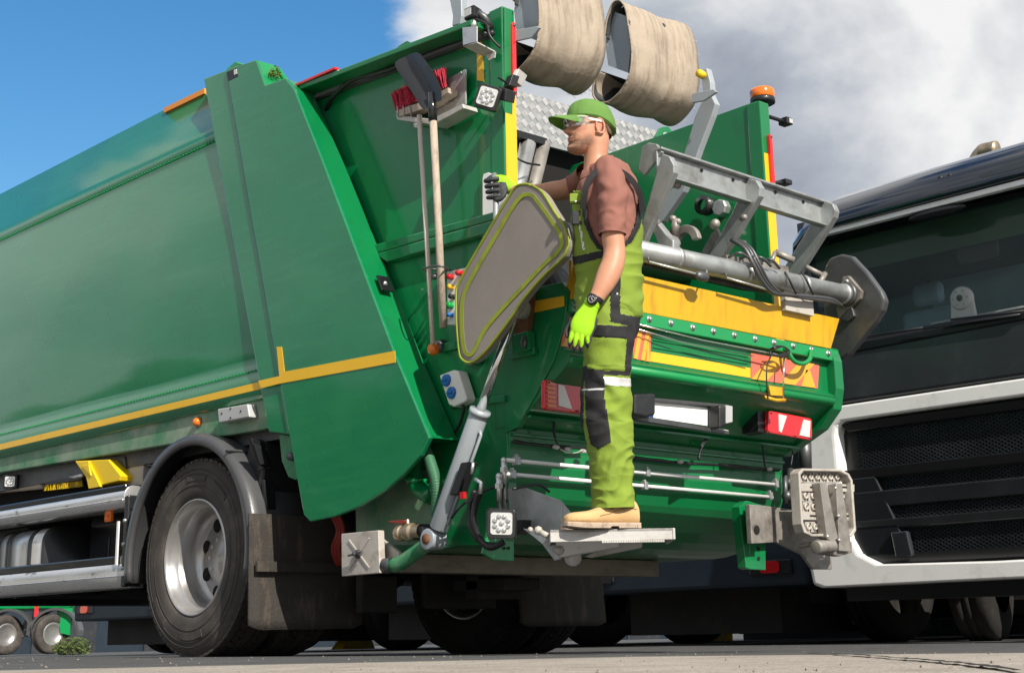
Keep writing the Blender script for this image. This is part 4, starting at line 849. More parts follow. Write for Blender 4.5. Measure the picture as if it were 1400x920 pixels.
# actuator arm behind
xb_ = 5.35
arm([(958, 97), (966, 93), (971, 112), (972, 130), (978, 142), (973, 158), (955, 205), (944, 238), (934, 262), (906, 302), (900, 308), (894, 296), (922, 254), (934, 215), (950, 160), (962, 134)], xb_, .04, 'comb_lever', 'cylinder_grey')
arm([(612, -14), (630, -14), (631, 22), (629, 33), (618, 36), (619, 22)], 4.55, .04, 'comb_lever', 'cylinder_grey')
part(M().tube([X(955, 100, 5.3), X(962, 104, 5.34)], .02, 12), 'yellow_pin', 'yellow_plastic')
b = M(); b.prism([X(946, 128, 5.28), X(975, 122, 5.28), X(980, 126, 5.28), X(962, 138, 5.28), X(946, 141, 5.28)], (.015, 0, 0)); part(b, 'belt_support', 'cylinder_grey', bevel=.003)
b = M(); b.prism([X(699, 42, 4.35), X(734, 36, 4.35), X(738, 38, 4.35), X(726, 52, 4.35), X(699, 58, 4.35)], (.012, 0, 0)); part(b, 'belt_support', 'cylinder_grey', bevel=.003)
# octagonal knob on the right wall
b = M(); q = X(990, 286, XR-.03); b.lathe([(.0, .05), (.045, .05), (.05, .04), (.05, .0), (.02, -.0), (.02, -.03)], q, (-1, 0, 0), 8, sm=False); part(b, 'wall_knob', 'galvanised', bevel=.004); b = M(); b.lathe([(.03, .06), (.055, .055), (.055, .0)], q+V((.0, .11, .04)), (-1, 0, 0), 12); part(b, 'wall_knob', 'black_plastic')
# wiring / hoses over the tube
for off in (0, 5, 9):
    part(M().tube(smooth_path([Y(1000+off, 328, 4.2), Y(1018+off, 340, 4.12), Y(1030+off, 362, 4.09), Y(1042+off, 385, 4.095), Y(1056+off, 400, 4.11), Y(1075, 403, 4.12), Y(1100, 405+off*.3, 4.12), Y(1135, 409+off*.4, 4.13), Y(1150, 418, 4.15)], 5), .008 if off else .011, 8), 'lift_hose', 'steel_dark')
for x in (1075, 1098): part(M().tube(smooth_path([Y(x-2, 372, 4.12), Y(x+4, 382, 4.1), Y(x+10, 395, 4.1), Y(x+14, 403, 4.12)]), .005, 6), 'cable_tie', 'black_plastic')
b = M(); b.tube([Y(1060, 345, 4.3), Y(1085, 356, 4.25)], .018, 10); b.tube([Y(1060, 345, 4.3), Y(1054, 360, 4.3)], .012, 8); b.tube([Y(1102, 365, 4.2), Y(1128, 378, 4.15)], .013, 10); b.tube([Y(1128, 374, 4.15), Y(1120, 388, 4.15)], .014, 8); b.bar(Y(990, 356, 4.2), Y(1075, 372, 4.2), .03, .05); part(b, 'linkage', 'galvanised_dirty')
b = M(); [b.tube(smooth_path([Y(1000+k*14+random.uniform(-4, 4), 352+k*2, 4.16), Y(1012+k*14, 346+k*3, 4.1), Y(1030+k*12, 358+k*3, 4.1)]), .007, 6) for k in range(4)]; b.ball(Y(1016, 334, 4.18), .022, n=8); b.ball(Y(960, 378, 4.1), (.05, .02, .025), n=8); part(b, 'grease_lines', 'steel_dark')
b = M(); b.box((5.75, 4.16, 1.50), (5.98, 4.19, 1.60)); part(b, 'white_block', 'plate_pale')
# ---------------------------------------------------------------- belt drapes
def drape(x0, x1, dz=0):
    pf = [(826, 50), (829, 28), (836, 8), (845, 1), (853, 5), (859, 20), (863, 45), (865.5, 80), (862, 103), (852, 123), (838, 138), (826, 143), (814, 139), (809, 128), (811, 112), (818, 100)]
    P = smooth_path([X(x, y, 5.05)-V((5.05, 0, 0)) for x, y in pf], 5); b = M(); n = len(P); k = 14; rs = []
    for i in range(k+1):
        x = x0+(x1-x0)*i/k; rs.append([p+V((x, .010*math.sin(i*.8+j*.05)+.006*noise.noise(V((x*4, j*.2, 0))), .008*math.sin(i*.5+2))) for j, p in enumerate(P)])
    b.rings(rs, cap=False, close=False); b.v = [v for v in b.v]
    o = part(b, 'rubber_belt', 'belt_rubber', solid=.007)
    # inner lining
    b = M(); Q = [p+V((0, .0, 0)) for p in P]; ctr = sum(Q, V())/n
    Q = [q+(ctr-q).normalized()*.016 for q in Q]
    b.rings([[q+V((x, 0, 0)) for q in Q] for x in (x0+.006, x1-.006)], cap=False, close=False); part(b, 'belt_lining', 'belt_inner', o, solid=.002)
    b = M(); b.prism([X(x, y, 5.05)+V((x0-5.05+.03, 0, 0)) for x, y in [(828, 12), (850, 20), (857, 60), (853, 98), (826, 88), (822, 60)]], (.02, 0, 0)); part(b, 'belt_hanger', 'cylinder_grey', o)
    f = M()
    for i in range(46):
        j = random.randrange(20, n-8); xx = x0 if i % 3 else x1; sg = -1 if i % 3 else 1
        p = P[j]+V((xx, 0, 0)); f.tube([p, p+V((sg*random.uniform(.005, .02), random.uniform(-.01, .01), random.uniform(-.02, .006)))], .0011, 3)
    kind(part(f, 'frayed_threads', 'wood_pale', o), 'stuff'); return o
drape(4.42, 4.86); drape(5.05, 5.56)
# ---------------------------------------------------------------- tread plate and hopper interior
yd = 5.95
C4 = [Y(660, 112, yd), Y(899, 180, yd), Y(899, 232, yd), Y(660, 178, yd)]
xL, xRt = 5.0, 6.2
zt_ = lambda x: Y(703, 122, yd).z; 
pa, pb, pc, pd_ = Y(703, 122, yd), Y(899, 179, yd), Y(897, 236, yd), Y(703, 188, yd)
ex = (pb-pa)/(pb.x-pa.x); ez = (pd_-pa)
a0 = pa-ex*.7; tp = part(M().prism([a0, pb, pb+ez*1.0, a0+ez], (0, .02, 0)), 'tread_plate', 'tread_alu', bevel=.002)
b = M(); u = ex.normalized(); wv = ez.normalized(); H = ez.length; st_ = .058; nx = int((pb-a0).length/st_)
for i in range(nx):
    for j in range(int(H/st_)+1):
        c = a0+u*(i+.5)*st_+wv*(j+.45)*st_
        if (j+.45)*st_ > H-.02: continue
        s = 1 if (i+j) % 2 else -1; d = (u*s+wv).normalized(); e = (u-wv*s).normalized()
        for k in range(5):
            cc = c+e*(k-2)*.0085; b.obox(cc+V((0, -.002, 0)), d*.0155, e*.0019, V((0, .003, 0)))
kind(part(b, 'tread_bars', 'tread_bar', tp), 'stuff')
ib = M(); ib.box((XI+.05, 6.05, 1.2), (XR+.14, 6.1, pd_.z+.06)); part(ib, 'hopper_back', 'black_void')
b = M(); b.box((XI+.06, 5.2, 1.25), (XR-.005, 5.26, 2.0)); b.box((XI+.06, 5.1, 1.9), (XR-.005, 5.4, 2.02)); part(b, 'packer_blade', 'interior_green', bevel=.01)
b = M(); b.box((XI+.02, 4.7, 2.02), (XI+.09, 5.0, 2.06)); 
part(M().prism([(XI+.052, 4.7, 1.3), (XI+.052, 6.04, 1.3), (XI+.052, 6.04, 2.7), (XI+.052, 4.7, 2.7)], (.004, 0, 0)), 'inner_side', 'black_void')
for dx, w, m in ((0, .05, 'aluminium'), (.085, .04, 'galvanised_dirty')):
    for yy in (5.5,):
        q0 = Y(722+dx*260, 196, yy); q1 = Y(706+dx*260, 262, yy); part(M().tube([q0, q1+(q1-q0)*1.5], w*.9, 14), 'packer_cylinder', m)
part(M().obox(Y(722, 190, 5.5), EX*.12, EY*.03, EZ*.02), 'cylinder_cap', 'black_plastic')
part(M().tube(smooth_path([Y(706, 216, 5.4), Y(720, 223, 5.38), Y(738, 226, 5.4)]), .006, 6), 'cylinder_cable', 'black_plastic')
b = M(); b.box((5.0, 5.7, 1.9), (6.0, 5.8, 2.05)); b.tube([(5.1, 5.6, 2.3), (5.9, 5.6, 2.2)], .03, 8); b.box((5.2, 5.5, 2.0), (5.5, 5.6, 2.15)); part(b, 'packer_linkage', 'galvanised_dirty', bevel=.01)
# eye bracket beside the tread plate
b = M(); b.prism(PY([(897, 200), (898, 186), (905, 174), (914, 173), (921, 182), (924, 200), (922, 216), (897, 212)], 5.7), (0, .03, 0)); o = part(b, 'lifting_eye', 'green_paint', bevel=.004); part(M().lathe([(0, .004), (.028, .004), (.028, 0)], Y(910, 187, 5.695), (0, -1, 0), 16), 'eye_hole', 'cylinder_grey', o)
part(M().tube([Y(932, 190, 5.2), Y(940, 215, 5.2)], .03, 10), 'rubber_stop', 'black_plastic')
# dark funnel seen between pad and rider
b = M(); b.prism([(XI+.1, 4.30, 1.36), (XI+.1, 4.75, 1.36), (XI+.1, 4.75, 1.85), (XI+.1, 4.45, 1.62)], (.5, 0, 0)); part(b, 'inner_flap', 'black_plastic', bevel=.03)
# ---------------------------------------------------------------- rider steps
def rw(x, y, w): return ray(x, y)*w
sp0, sp1 = rw(752, 724, 5.52), rw(923, 721.5, 5.52)
bk = V((-HN.x, -HN.y, 0))*.30
zt = sp0.z
st = M(); st.prism([sp0, sp1, sp1+bk, sp0+bk], (0, 0, -.012))
st.prism([sp0, sp1, sp1-V((0, 0, .042)), sp0-V((0, 0, .046))], -HN*.01); st.prism([sp1, sp1+bk, sp1+bk-V((0, 0, .042)), sp1-V((0, 0, .042))], (-.01, .004, 0)); st.prism([sp0, sp0+bk, sp0+bk-V((0, 0, .046)), sp0-V((0, 0, .046))], (.01, .004, 0))
stp = part(st, 'rider_step', 'aluminium_dull', bevel=.003)
b = M()
for k in range(26):
    t = .42+.5*k/26; b.obox(sp0.lerp(sp1, t)-V((0, 0, .047)), (sp1-sp0).normalized()*.004, -HN*.006, EZ*.004)
part(b, 'step_teeth', 'aluminium_dull', stp)
part(M().prism([rw(758, 735, 5.66), rw(846, 738, 5.66), rw(846, 748, 5.66), rw(768, 762, 5.66), rw(764, 762, 5.66)], -HN*.04), 'step_brace', 'aluminium', stp, bevel=.004)
part(M().prism([rw(840, 740, 5.76), rw(878, 739, 5.76), rw(878, 748, 5.76), rw(808, 762, 5.76), rw(800, 760, 5.76)], -HN*.04), 'step_brace', 'aluminium_dull', stp, bevel=.004)
part(M().lathe([(.0, -.05), (.03, -.05), (.034, .02), (.0, .02)], rw(783, 762, 5.7), HN, 14), 'step_pivot', 'aluminium_dull', stp)
b = M(); b.prism([X(694, 668, XI-.05), X(712, 664, XI-.05), X(737, 673, XI-.05), X(768, 684, XI-.05), X(769, 722, XI-.05), X(753, 730, XI-.05), X(715, 722, XI-.05), X(697, 700, XI-.05)], -HN*.02)
q_ = X(768, 684, XI-.05).y; b.prism([Y(768, 684, q_), Y(784, 704, q_), Y(784, 722, q_), Y(769, 722, q_)], (0, .01, 0))
b.prism([rw(715, 722, 5.88), rw(753, 728, 5.72), rw(760, 745, 5.7), rw(768, 764, 5.68), rw(758, 766, 5.7), rw(742, 744, 5.75)], -HN*.02)
part(b, 'step_carrier', 'galvanised', stp, bevel=.003)
b = M(); b.tube([rw(737, 726, 5.7), rw(748, 732, 5.66)], .012, 8); b.ball(rw(736, 725, 5.7), .018, n=8); b.ball(rw(765, 752, 5.66), .02, n=8); b.ball(rw(725, 724, 5.8), .012, n=8); part(b, 'step_pin', 'plate_pale', stp)
# green brackets below belly
b = M(); b.prism(PY([(667, 728), (703, 726), (703, 767), (674, 765), (660, 756)], 4.62), (0, .015, 0)); o = part(b, 'step_bracket', 'green_bright', bevel=.003); part(M().lathe([(0, .003), (.007, .003)], Y(689, 749, 4.618), (0, -1, 0), 10).lathe([(0, .003), (.007, .003)], Y(695, 749, 4.618), (0, -1, 0), 10), 'bracket_hole', 'black_void', o)
b = M(); b.prism(PY([(1011, 692), (1022, 684), (1026, 778), (1020, 776)], 4.45), (0, .05, 0)); b.prism(PY([(1022, 684), (1047, 692), (1047, 779), (1026, 778)], 4.45), (0, .02, 0)); o = part(b, 'step_bracket', 'green_paint', bevel=.003)
part(M().lathe([(0, .003), (.010, .003)], Y(1037, 750, 4.448), (0, -1, 0), 10).lathe([(0, .003), (.010, .003)], Y(1037, 763, 4.448), (0, -1, 0), 10), 'bracket_hole', 'black_void', o)
# right step, folded up
ya = 4.40
b = M(); b.prism(PY([(1025, 689), (1046, 691), (1110, 700), (1135, 730), (1138, 778), (1112, 778), (1098, 758), (1062, 741), (1028, 743)], ya), (0, .02, 0)); b.prism(PY([(1025, 689), (1046, 691), (1046, 742), (1028, 743)], ya-.03), (0, .03, 0)); cr2 = part(b, 'step_carrier', 'galvanised_dirty', bevel=.004)
part(M().lathe([(0, .004), (.022, .004)], Y(1034, 724, ya-.03), (0, -1, 0), 12), 'carrier_hole', 'black_void', cr2)
yf = 4.20
ol = [(1092, 646), (1097, 640), (1150, 641), (1161, 647), (1166, 656), (1171, 725), (1166, 733), (1110, 733), (1100, 728), (1096, 716)]
OL = smooth_loop(ol, 1); b = M(); O1 = [Y(x, y, yf) for x, y in OL]; c_ = sum(O1, V())/len(O1); O2 = [q+(c_-q)*.075 for q in O1]; n = len(O1)
for (A_, B_, y_) in ((O1, O2, 0),):
    vs = A_+B_+[q+V((0, .055, 0)) for q in A_]+[q+V((0, .055, 0)) for q in B_]
    b.add(vs, [[i, (i+1) % n, n+(i+1) % n, n+i] for i in range(n)]+[[i, 2*n+i, 2*n+(i+1) % n, (i+1) % n] for i in range(n)]+[[n+i, 3*n+i, 3*n+(i+1) % n, n+(i+1) % n] for i in range(n)]+[[2*n+i, 3*n+i, 3*n+(i+1) % n, 2*n+(i+1) % n] for i in range(n)])
rs_ = part(b, 'rider_step', 'plate_pale', bevel=.004)
g = M(); 
for ty in (650.5, 682, 695, 720):   # rows of punched holes: collars with dark centres, on strips
    pass
gr = M(); gr.slot('plate_pale'); HL = []; yg = yf+.04
rows = [(652, 1098, 1152, 7), (678, 1100, 1150, 6), (693, 1101, 1150, 6), (720, 1104, 1150, 6)]
for yy, xa, xb, k in rows:
    gr.prism(PY([(xa-3, yy-7), (xb+4, yy-7), (xb+4, yy+7), (xa-3, yy+7)], yg), (0, .006, 0))
    for i in range(k):
        px = xa+(xb-xa)*i/(k-1); q = Y(px, yy, yg); HL.append(M().lathe([(.013, 0), (.017, .0), (.017, .008), (.011, .014), (.009, .0)], q, (0, -1, 0), 10)); gr.lathe([(0, .0015), (.011, .0015)], q, (0, -1, 0), 10, mt='black_void')
        gr.obox(q+V((.02, -.002, 0)), EX*.003, EY*.003, EZ*.02, mt='black_void')
for yy in (666, 705): gr.prism(PY([(1095, yy-6), (1168, yy-4), (1168, yy+6), (1096, yy+5)], yg-.01), (0, .01, 0)); [gr.prism(PY([(x, yy-1.5), (x+10, yy-1), (x+10, yy+1), (x, yy+.5)], yg-.013), (0, .004, 0), mt='black_void') for x in (1108, 1152)]
gr.slots = [s_ if s_ else 'plate_white' for s_ in gr.slots]
part(gr, 'perforated_strip', 'plate_pale', rs_); [part(hl, 'punched_collar', 'plate_pale', rs_) for hl in HL]
part(M().prism(PY([(1121, 660), (1130, 660), (1146, 735), (1138, 742), (1131, 735)], yf-.02), (0, .05, 0)), 'step_brace', 'galvanised_dirty', rs_, bevel=.003)
part(M().prism(PY([(1143, 661), (1151, 660), (1163, 738), (1163, 754), (1148, 753)], yf-.02), (0, .05, 0)), 'step_brace', 'galvanised_dirty', rs_, bevel=.003)
part(M().prism(PY([(1138, 662), (1145, 662), (1152, 745), (1142, 745)], yf+.02), (0, .02, 0)), 'step_brace', 'aluminium', rs_, bevel=.002)
b = M(); b.tube([Y(1093, 747, ya-.05), Y(1136, 738, yf)], .012, 10); b.tube([Y(1115, 748, yf), Y(1138, 746, yf)], .032, 16); b.prism(PY([(1136, 738), (1165, 740), (1165, 755), (1150, 760), (1130, 757)], yf), (0, .05, 0)); part(b, 'step_hinge', 'galvanised_dirty', rs_, bevel=.004)
[part(M().ball(Y(x, y, yf-.025), .009, n=8), 'bolt', 'aluminium', rs_) for x, y in ((1142, 667), (1147, 738), (1146, 705), (1131, 733))]
# pipes standing behind the right step
part(M().tube([Y(1100, 597, 4.6), Y(1101, 640, 4.6)], .035, 12), 'vertical_pipe', 'steel_dark'); b = M(); b.tube([Y(1080, 640, 4.5), Y(1081, 690, 4.5)], .016, 8); b.tube([Y(1073, 650, 4.5), Y(1074, 688, 4.5)], .014, 8); b.ball(Y(1079, 660, 4.5), .03, n=8); b.ball(Y(1076, 678, 4.5), .03, n=8); part(b, 'pipe_fitting', 'steel_dark')
# moss tuft growing on the tailgate top: a thing of its own
b = M(); q = X(376, 108, XO+.06)
for k in range(170):
    a = random.uniform(0, 6.28); r_ = random.random()**.5*.035; h_ = random.uniform(.01, .105)*(1-r_/.05); p = q+V((math.cos(a)*r_, math.sin(a)*r_, h_)); d = V((random.uniform(-1, 1), random.uniform(-1, 1), random.uniform(-.2, 1)))*.014; e = V((random.uniform(-1, 1), random.uniform(-1, 1), .3))*.006
    b.add([p-d*.3, p+e, p+d, p-e], [[0, 1, 2, 3]])
tag(b.obj('moss_tuft', 'moss'), 'tuft of yellow-green moss growing on top of the truck tailgate hinge', 'moss')
# ---------------------------------------------------------------- tool rack with broom and shovel
rk = M(); XTR = XI-.10
rk.prism(PX([(541, 157), (590, 163), (632, 142), (634, 148), (592, 171), (543, 164)], XTR), (.09, 0, 0)); rk.prism(PX([(565, 168), (574, 169), (573, 176), (565, 174)], XTR), (.02, 0, 0)); rk = part(rk, 'tool_rack', 'aluminium_dull', bevel=.003)
for x in (545, 553, 562): part(M().tube([X(x, 160, XTR-.01), X(x-2, 145, XTR-.02)], .004, 6), 'rack_prong', 'galvanised', rk)
plateX([(597, 117), (635.5, 95), (636, 142), (597, 163)], XTR+.06, .01, 'rack_plate', 'chrome', rk)
part(M().ball(X(631, 100, XTR+.058), .009, n=8), 'rivet', 'galvanised', rk)
br_ = thing('broom', 'push broom with dark red bristles and thin pale handle hanging on truck side', 'broom', X(592, 470, XI-.08))
hd = part(M().tube([X(573, 158, XTR-.02), X(583, 320, XTR-.02), X(592, 470, XI-.09)], .0115, 12), 'handle', 'wood_pale', br_)
bb = M(); bb.prism(PX([(541, 152), (575, 140), (612, 120), (612, 127), (577, 149), (544, 160)], XTR-.01), (.06, 0, 0)); part(bb, 'broom_head', 'wood', br_)
bb = M()
for k in range(900):
    t = random.random(); x = 541+70*t; y = 153-34*t; p = X(x, y, XTR+random.uniform(-.01, .05)); d = V((random.uniform(-.012, .012), random.uniform(-.02, .02)+.02, .095+random.uniform(-.01, .012)*1))
    bb.tube([p, p+d], .0022, 3, cap=False)
kind(part(bb, 'bristles', 'red_bristle', br_), 'stuff')
sh = thing('shovel', 'shovel hung upside down with black blade and worn wooden handle', 'shovel', X(606, 450, XI-.10))
part(M().tube([X(592, 160, XTR-.05), X(600, 320, XTR-.03), X(606, 448, XI-.10)], .0175, 14), 'handle', 'wood', sh)
part(M().tube([X(590, 128, XTR-.05), X(592, 166, XTR-.05)], [.020, .021], 14), 'socket', 'black_gloss', sh)
bl_px = [[(536, 87), (545, 81), (555, 76), (565, 72), (573, 70)], [(548, 105), (556, 98), (566, 92), (576, 87), (585, 86)], [(560, 122), (567, 114), (577, 107), (586, 103), (596, 104)], [(570, 138), (576, 130), (584, 121), (592, 117), (603, 118)], [(576, 149), (582, 143), (588, 133), (595, 128), (606, 131)], [(582, 151), (586, 148), (591, 143), (597, 139), (604, 141)]]
bb = M(); vs = []
for i, row in enumerate(bl_px):
    for j, (x, y) in enumerate(row): vs.append(X(x, y, XTR-.03-.025*abs(j-2)/2-.02*(i/5)+.02*(j == 2)))
bb.add(vs, [[i*5+j, i*5+j+1, (i+1)*5+j+1, (i+1)*5+j] for i in range(5) for j in range(4)], True); part(bb, 'blade', 'black_plastic', sh, solid=.004, sub=2)
b = M(); b.tube(smooth_path([X(578, 368, XI-.13), X(592, 364, XI-.16), X(606, 365, XI-.15), X(616, 370, XI-.02)], 6), .005, 6); b.tube(smooth_path([X(580, 370, XI-.12), X(594, 368, XI-.05), X(612, 369, XI-.02)], 6), .005, 6); b.ball(X(594, 378, XI-.03), .016, n=8); part(b, 'handle_loop', 'steel_dark')
am = part(M().lathe([(0, .022), (.02, .018), (.028, .008), (.030, 0)], X(593, 477, XI-.05), (-.5, -.85, 0), 18), 'amber_lamp', 'orange_lens'); part(M().tube([X(596, 475, XI-.04), X(606, 472, XI)], .03, 12), 'lamp_stub', 'steel_dark', am)
# yellow chock and brush on the side guard
ck = thing('wheel_chock', 'bright yellow plastic wheel chock clipped above the chrome side guard', 'wheel chock', X(135, 668, 4.15))
part(M().prism(PX([(102, 630), (148, 628), (165, 650), (163, 657), (121, 667), (117, 652)], 4.14), (.10, 0, 0)), 'chock_body', 'yellow_plastic', ck, bevel=.005)
bb = M(); bb.prism(PX([(104, 632), (120, 630), (137, 665), (121, 668), (118, 652)], 4.125), (.015, 0, 0)); bb.prism(PX([(112, 636), (121, 635), (124, 650), (114, 640)], 4.118), (.01, 0, 0)); part(bb, 'chock_rib', 'yellow_plastic', ck, bevel=.002)
part(M().tube([X(96, 653, 4.2), X(113, 650, 4.16)], .012, 10), 'chock_pin', 'aluminium', ck)
plateX([(100, 626), (130, 622), (170, 624), (172, 640), (160, 632), (128, 628)], 4.2, .05, 'chock_bracket', 'steel_dark', bevel=.003)
bh = thing('hand_brush', 'small brush with yellow bristles lying on the side guard beside the chock', 'brush', X(85, 668, 4.2))
part(M().prism(PX([(62, 659), (110, 650), (112, 655), (62, 663)], 4.18), (.07, 0, 0)), 'brush_back', 'black_plastic', bh)
bb = M()
for k in range(420):
    t = random.random(); p = X(62+50*t, 663-6*t, 4.18+random.random()*.06); bb.tube([p, p+V((random.uniform(-.008, .008), .01*(1-2*t)+random.uniform(-.004, .004), -.035))], .002, 3, cap=False)
kind(part(bb, 'bristles', 'yellow_plastic', bh), 'stuff')
# ================================================================ the man
WM = 5.66
p0m = ray(822, 722)*WM
nm = -HN                       # horizontal, away from the camera
rh = V((math.cos(yaw), -math.sin(yaw), 0))
def UM(x, y, d=0):
    r_ = ray(x, y); return r_*((p0m.dot(nm)+d)/r_.dot(nm))
def proj(p): return 700+F*p.dot(cr)/p.dot(cw), CY-F*p.dot(cu)/p.dot(cw)
PXM = WM/F                     # metres per pixel at the man
MAN = thing('person', 'man in lime green dungarees, brown polo and green cap riding on the rear step', 'person', UM(822, 722))
def resample(rows, n):
    """Catmull-Rom through rows of numbers, n samples, parameter = row index"""
    o = []; m = len(rows)
    for k in range(n+1):
        t = k/n*(m-1); i = min(int(t), m-2); f = t-i
        q = [rows[max(i-1, 0)], rows[i], rows[i+1], rows[min(i+2, m-1)]]
        o.append([.5*((2*b_)+(c_-a_)*f+(2*a_-5*b_+4*c_-d_)*f*f+(3*b_-a_-3*c_+d_)*f**3) for a_, b_, c_, d_ in zip(*q)])
    return o
def limb(rows, n=40, k=32, disp=None, up=None):
    """rows: (px,py,half width px, depth d, half depth m) -> rings"""
    R_ = resample(rows, n); C_ = [UM(r[0], r[1], r[3]) for r in R_]; rs = []
    for i, r in enumerate(R_):
        t = (C_[min(i+1, n)]-C_[max(i-1, 0)]).normalized()
        s = t.cross(nm).normalized(); dn = s.cross(t).normalized()
        ring = []
        for j in range(k):
            a = 2*math.pi*j/k; ca, sa = math.cos(a), math.sin(a)
            q = C_[i]+s*ca*r[2]*PXM*1.0+dn*sa*r[4]
            if disp:
                o = (s*ca+dn*sa).normalized(); q = q+o*disp(q, i/n, a)
            ring.append(q)
        rs.append(ring)
    return rs
def inpoly(x, y, P):
    c = False; n = len(P)
    for i in range(n):
        x1, y1 = P[i]; x2, y2 = P[i-1]
        if (y1 > y) != (y2 > y) and x < (x2-x1)*(y-y1)/(y2-y1)+x1: c = not c
    return c
def fold(scale, amp, sk=(1.1, .9)):
    def f(q, t, a):
        x, y = proj(q); v = noise.noise(V((x*.035*scale+y*.02*scale*sk[0], y*.055*scale-x*.02*sk[1], q.dot(nm)*3)))
        w = noise.noise(V((x*.09*scale+y*.05, y*.075*scale-x*.04, q.dot(nm)*6+3)))
        return amp*((1-abs(v)*2.2)*.8+w*.5)-amp*.6
    return f
# --- dungarees: legs
near_rows = [(832, 418, 44.5, -.05, .13), (829, 436, 43, -.07, .125), (831, 451, 40, -.08, .115), (832, 478, 34, -.085, .105), (831, 505, 32, -.09, .10), (830, 535, 33.5, -.09, .095), (830, 565, 35.5, -.09, .092), (834, 596, 33, -.09, .09), (836, 625, 30.5, -.09, .088), (837, 654, 29, -.09, .085), (839, 680, 29, -.09, .086), (840, 696, 29.5, -.09, .088)]
def legdisp(q, t, a):
    x, y = proj(q); f = fold(.8, .0062)(q, t, a)
    if y > 585:   # stacked folds above the shoe
        k = min(1, (y-585)/40)*(1 if y < 680 else max(0, (692-y)/12)); ph = y*.12+(x-835)*.085+5*noise.noise(V((x*.022, y*.016, q.dot(nm)*4)))
        f += .010*k*(.45-abs(math.sin(ph)))*(.3+.9*abs(noise.noise(V((x*.04+7, y*.03, 2)))*2))
    if 500 < y < 575: f += .004*math.sin(y*.16-(x-830)*.12+3*noise.noise(V((x*.03, y*.03, 1))))
    return f
KNEE = [(799, 519), (826, 514), (827, 549), (832, 575), (836, 604), (818, 614), (807, 607), (801, 575)]
HIP = [(834, 350), (848, 350), (848, 429), (890, 437), (876, 456), (868, 470), (868, 485), (861, 514), (826, 512), (826, 507), (853.5, 506), (857, 463), (857, 445), (834, 440)]
PFLAP = [(808, 443.5), (857, 446), (857, 463), (808, 460)]
PCK = [(800, 461), (855, 464), (854, 507), (803, 504)]
SILV = [(826, 514.5), (880, 519), (880, 530), (826, 526.5)]
LINE1 = [(790, 532), (826, 530.5), (826, 532.5), (790, 534)]
TOPP = [(848, 372), (890, 378), (890, 436), (848, 429)]
def garment(rs, fn, mslots, b):
    """add ring surface, material by fn(px,py,near) -> slot name or None (skip), small proud offset per panel"""
    n = len(rs[0]); vs = []; 
    for i, r in enumerate(rs):
        c = sum(r, V())/n
        for q in r: 
            x, y = proj(q); off = fn(x, y, (q-c).dot(nm) < 0.0)[1]; vs.append(q+(q-c).normalized()*off)
    for i in range(len(rs)-1):
        for j in range(n):
            k = (j+1) % n; ids = [i*n+j, i*n+k, (i+1)*n+k, (i+1)*n+j]; ce = sum((vs[a] for a in ids), V())/4; x, y = proj(ce); c = sum(rs[i], V())/n
            m_, _ = fn(x, y, (ce-c).dot(nm) < 0.0)
            if m_: mslots.append((ids, m_))
    return vs
def gobj(name, rs, fn, m0, parent=MAN, solid=.003, b=None):
    b = b or M(); sl = []; vs = garment(rs, fn, sl, b); b.slot(m0); o0 = len(b.v); b.v += [V(v) for v in vs]
    for ids, m_ in sl: b.f.append([a+o0 for a in ids]); b.m.append(b.slot(m_)); b.s.append(True)
    return b
def fleg(x, y, near):
    if near:
        if inpoly(x, y, PFLAP): return 'cloth_black', .007
        if inpoly(x, y, PCK): return 'cloth_green', .006
        if inpoly(x, y, SILV): return 'cloth_silver', .0025
        if inpoly(x, y, LINE1): return 'cloth_silver', .003
        if inpoly(x, y, KNEE): return 'cloth_black', .003
        if inpoly(x, y, HIP): return 'cloth_black', 0
    elif 515 < y < 612 and x < 830: return 'cloth_black', .002
    if x < 798 and y > 500 and y < 600: return 'cloth_black', .001
    if 500 < y < 520 and x < 826: return 'cloth_black', .002
    return 'cloth_green', 0
rs = limb(near_rows, 260, 120, legdisp); DB = gobj('x', rs, fleg, 'cloth_green')
far_rows = [(r[0]-(4 if r[1] > 470 else 1), r[1]-2, r[2]-1, -r[3]+.01, r[4]) for r in near_rows]
rs = limb(far_rows, 90, 48, legdisp)
ffar = lambda x, y, near: ('cloth_black', .002) if (500 < y < 600 and x < 812) else ('cloth_green', 0)
gobj('x', rs, ffar, 'cloth_green', b=DB)
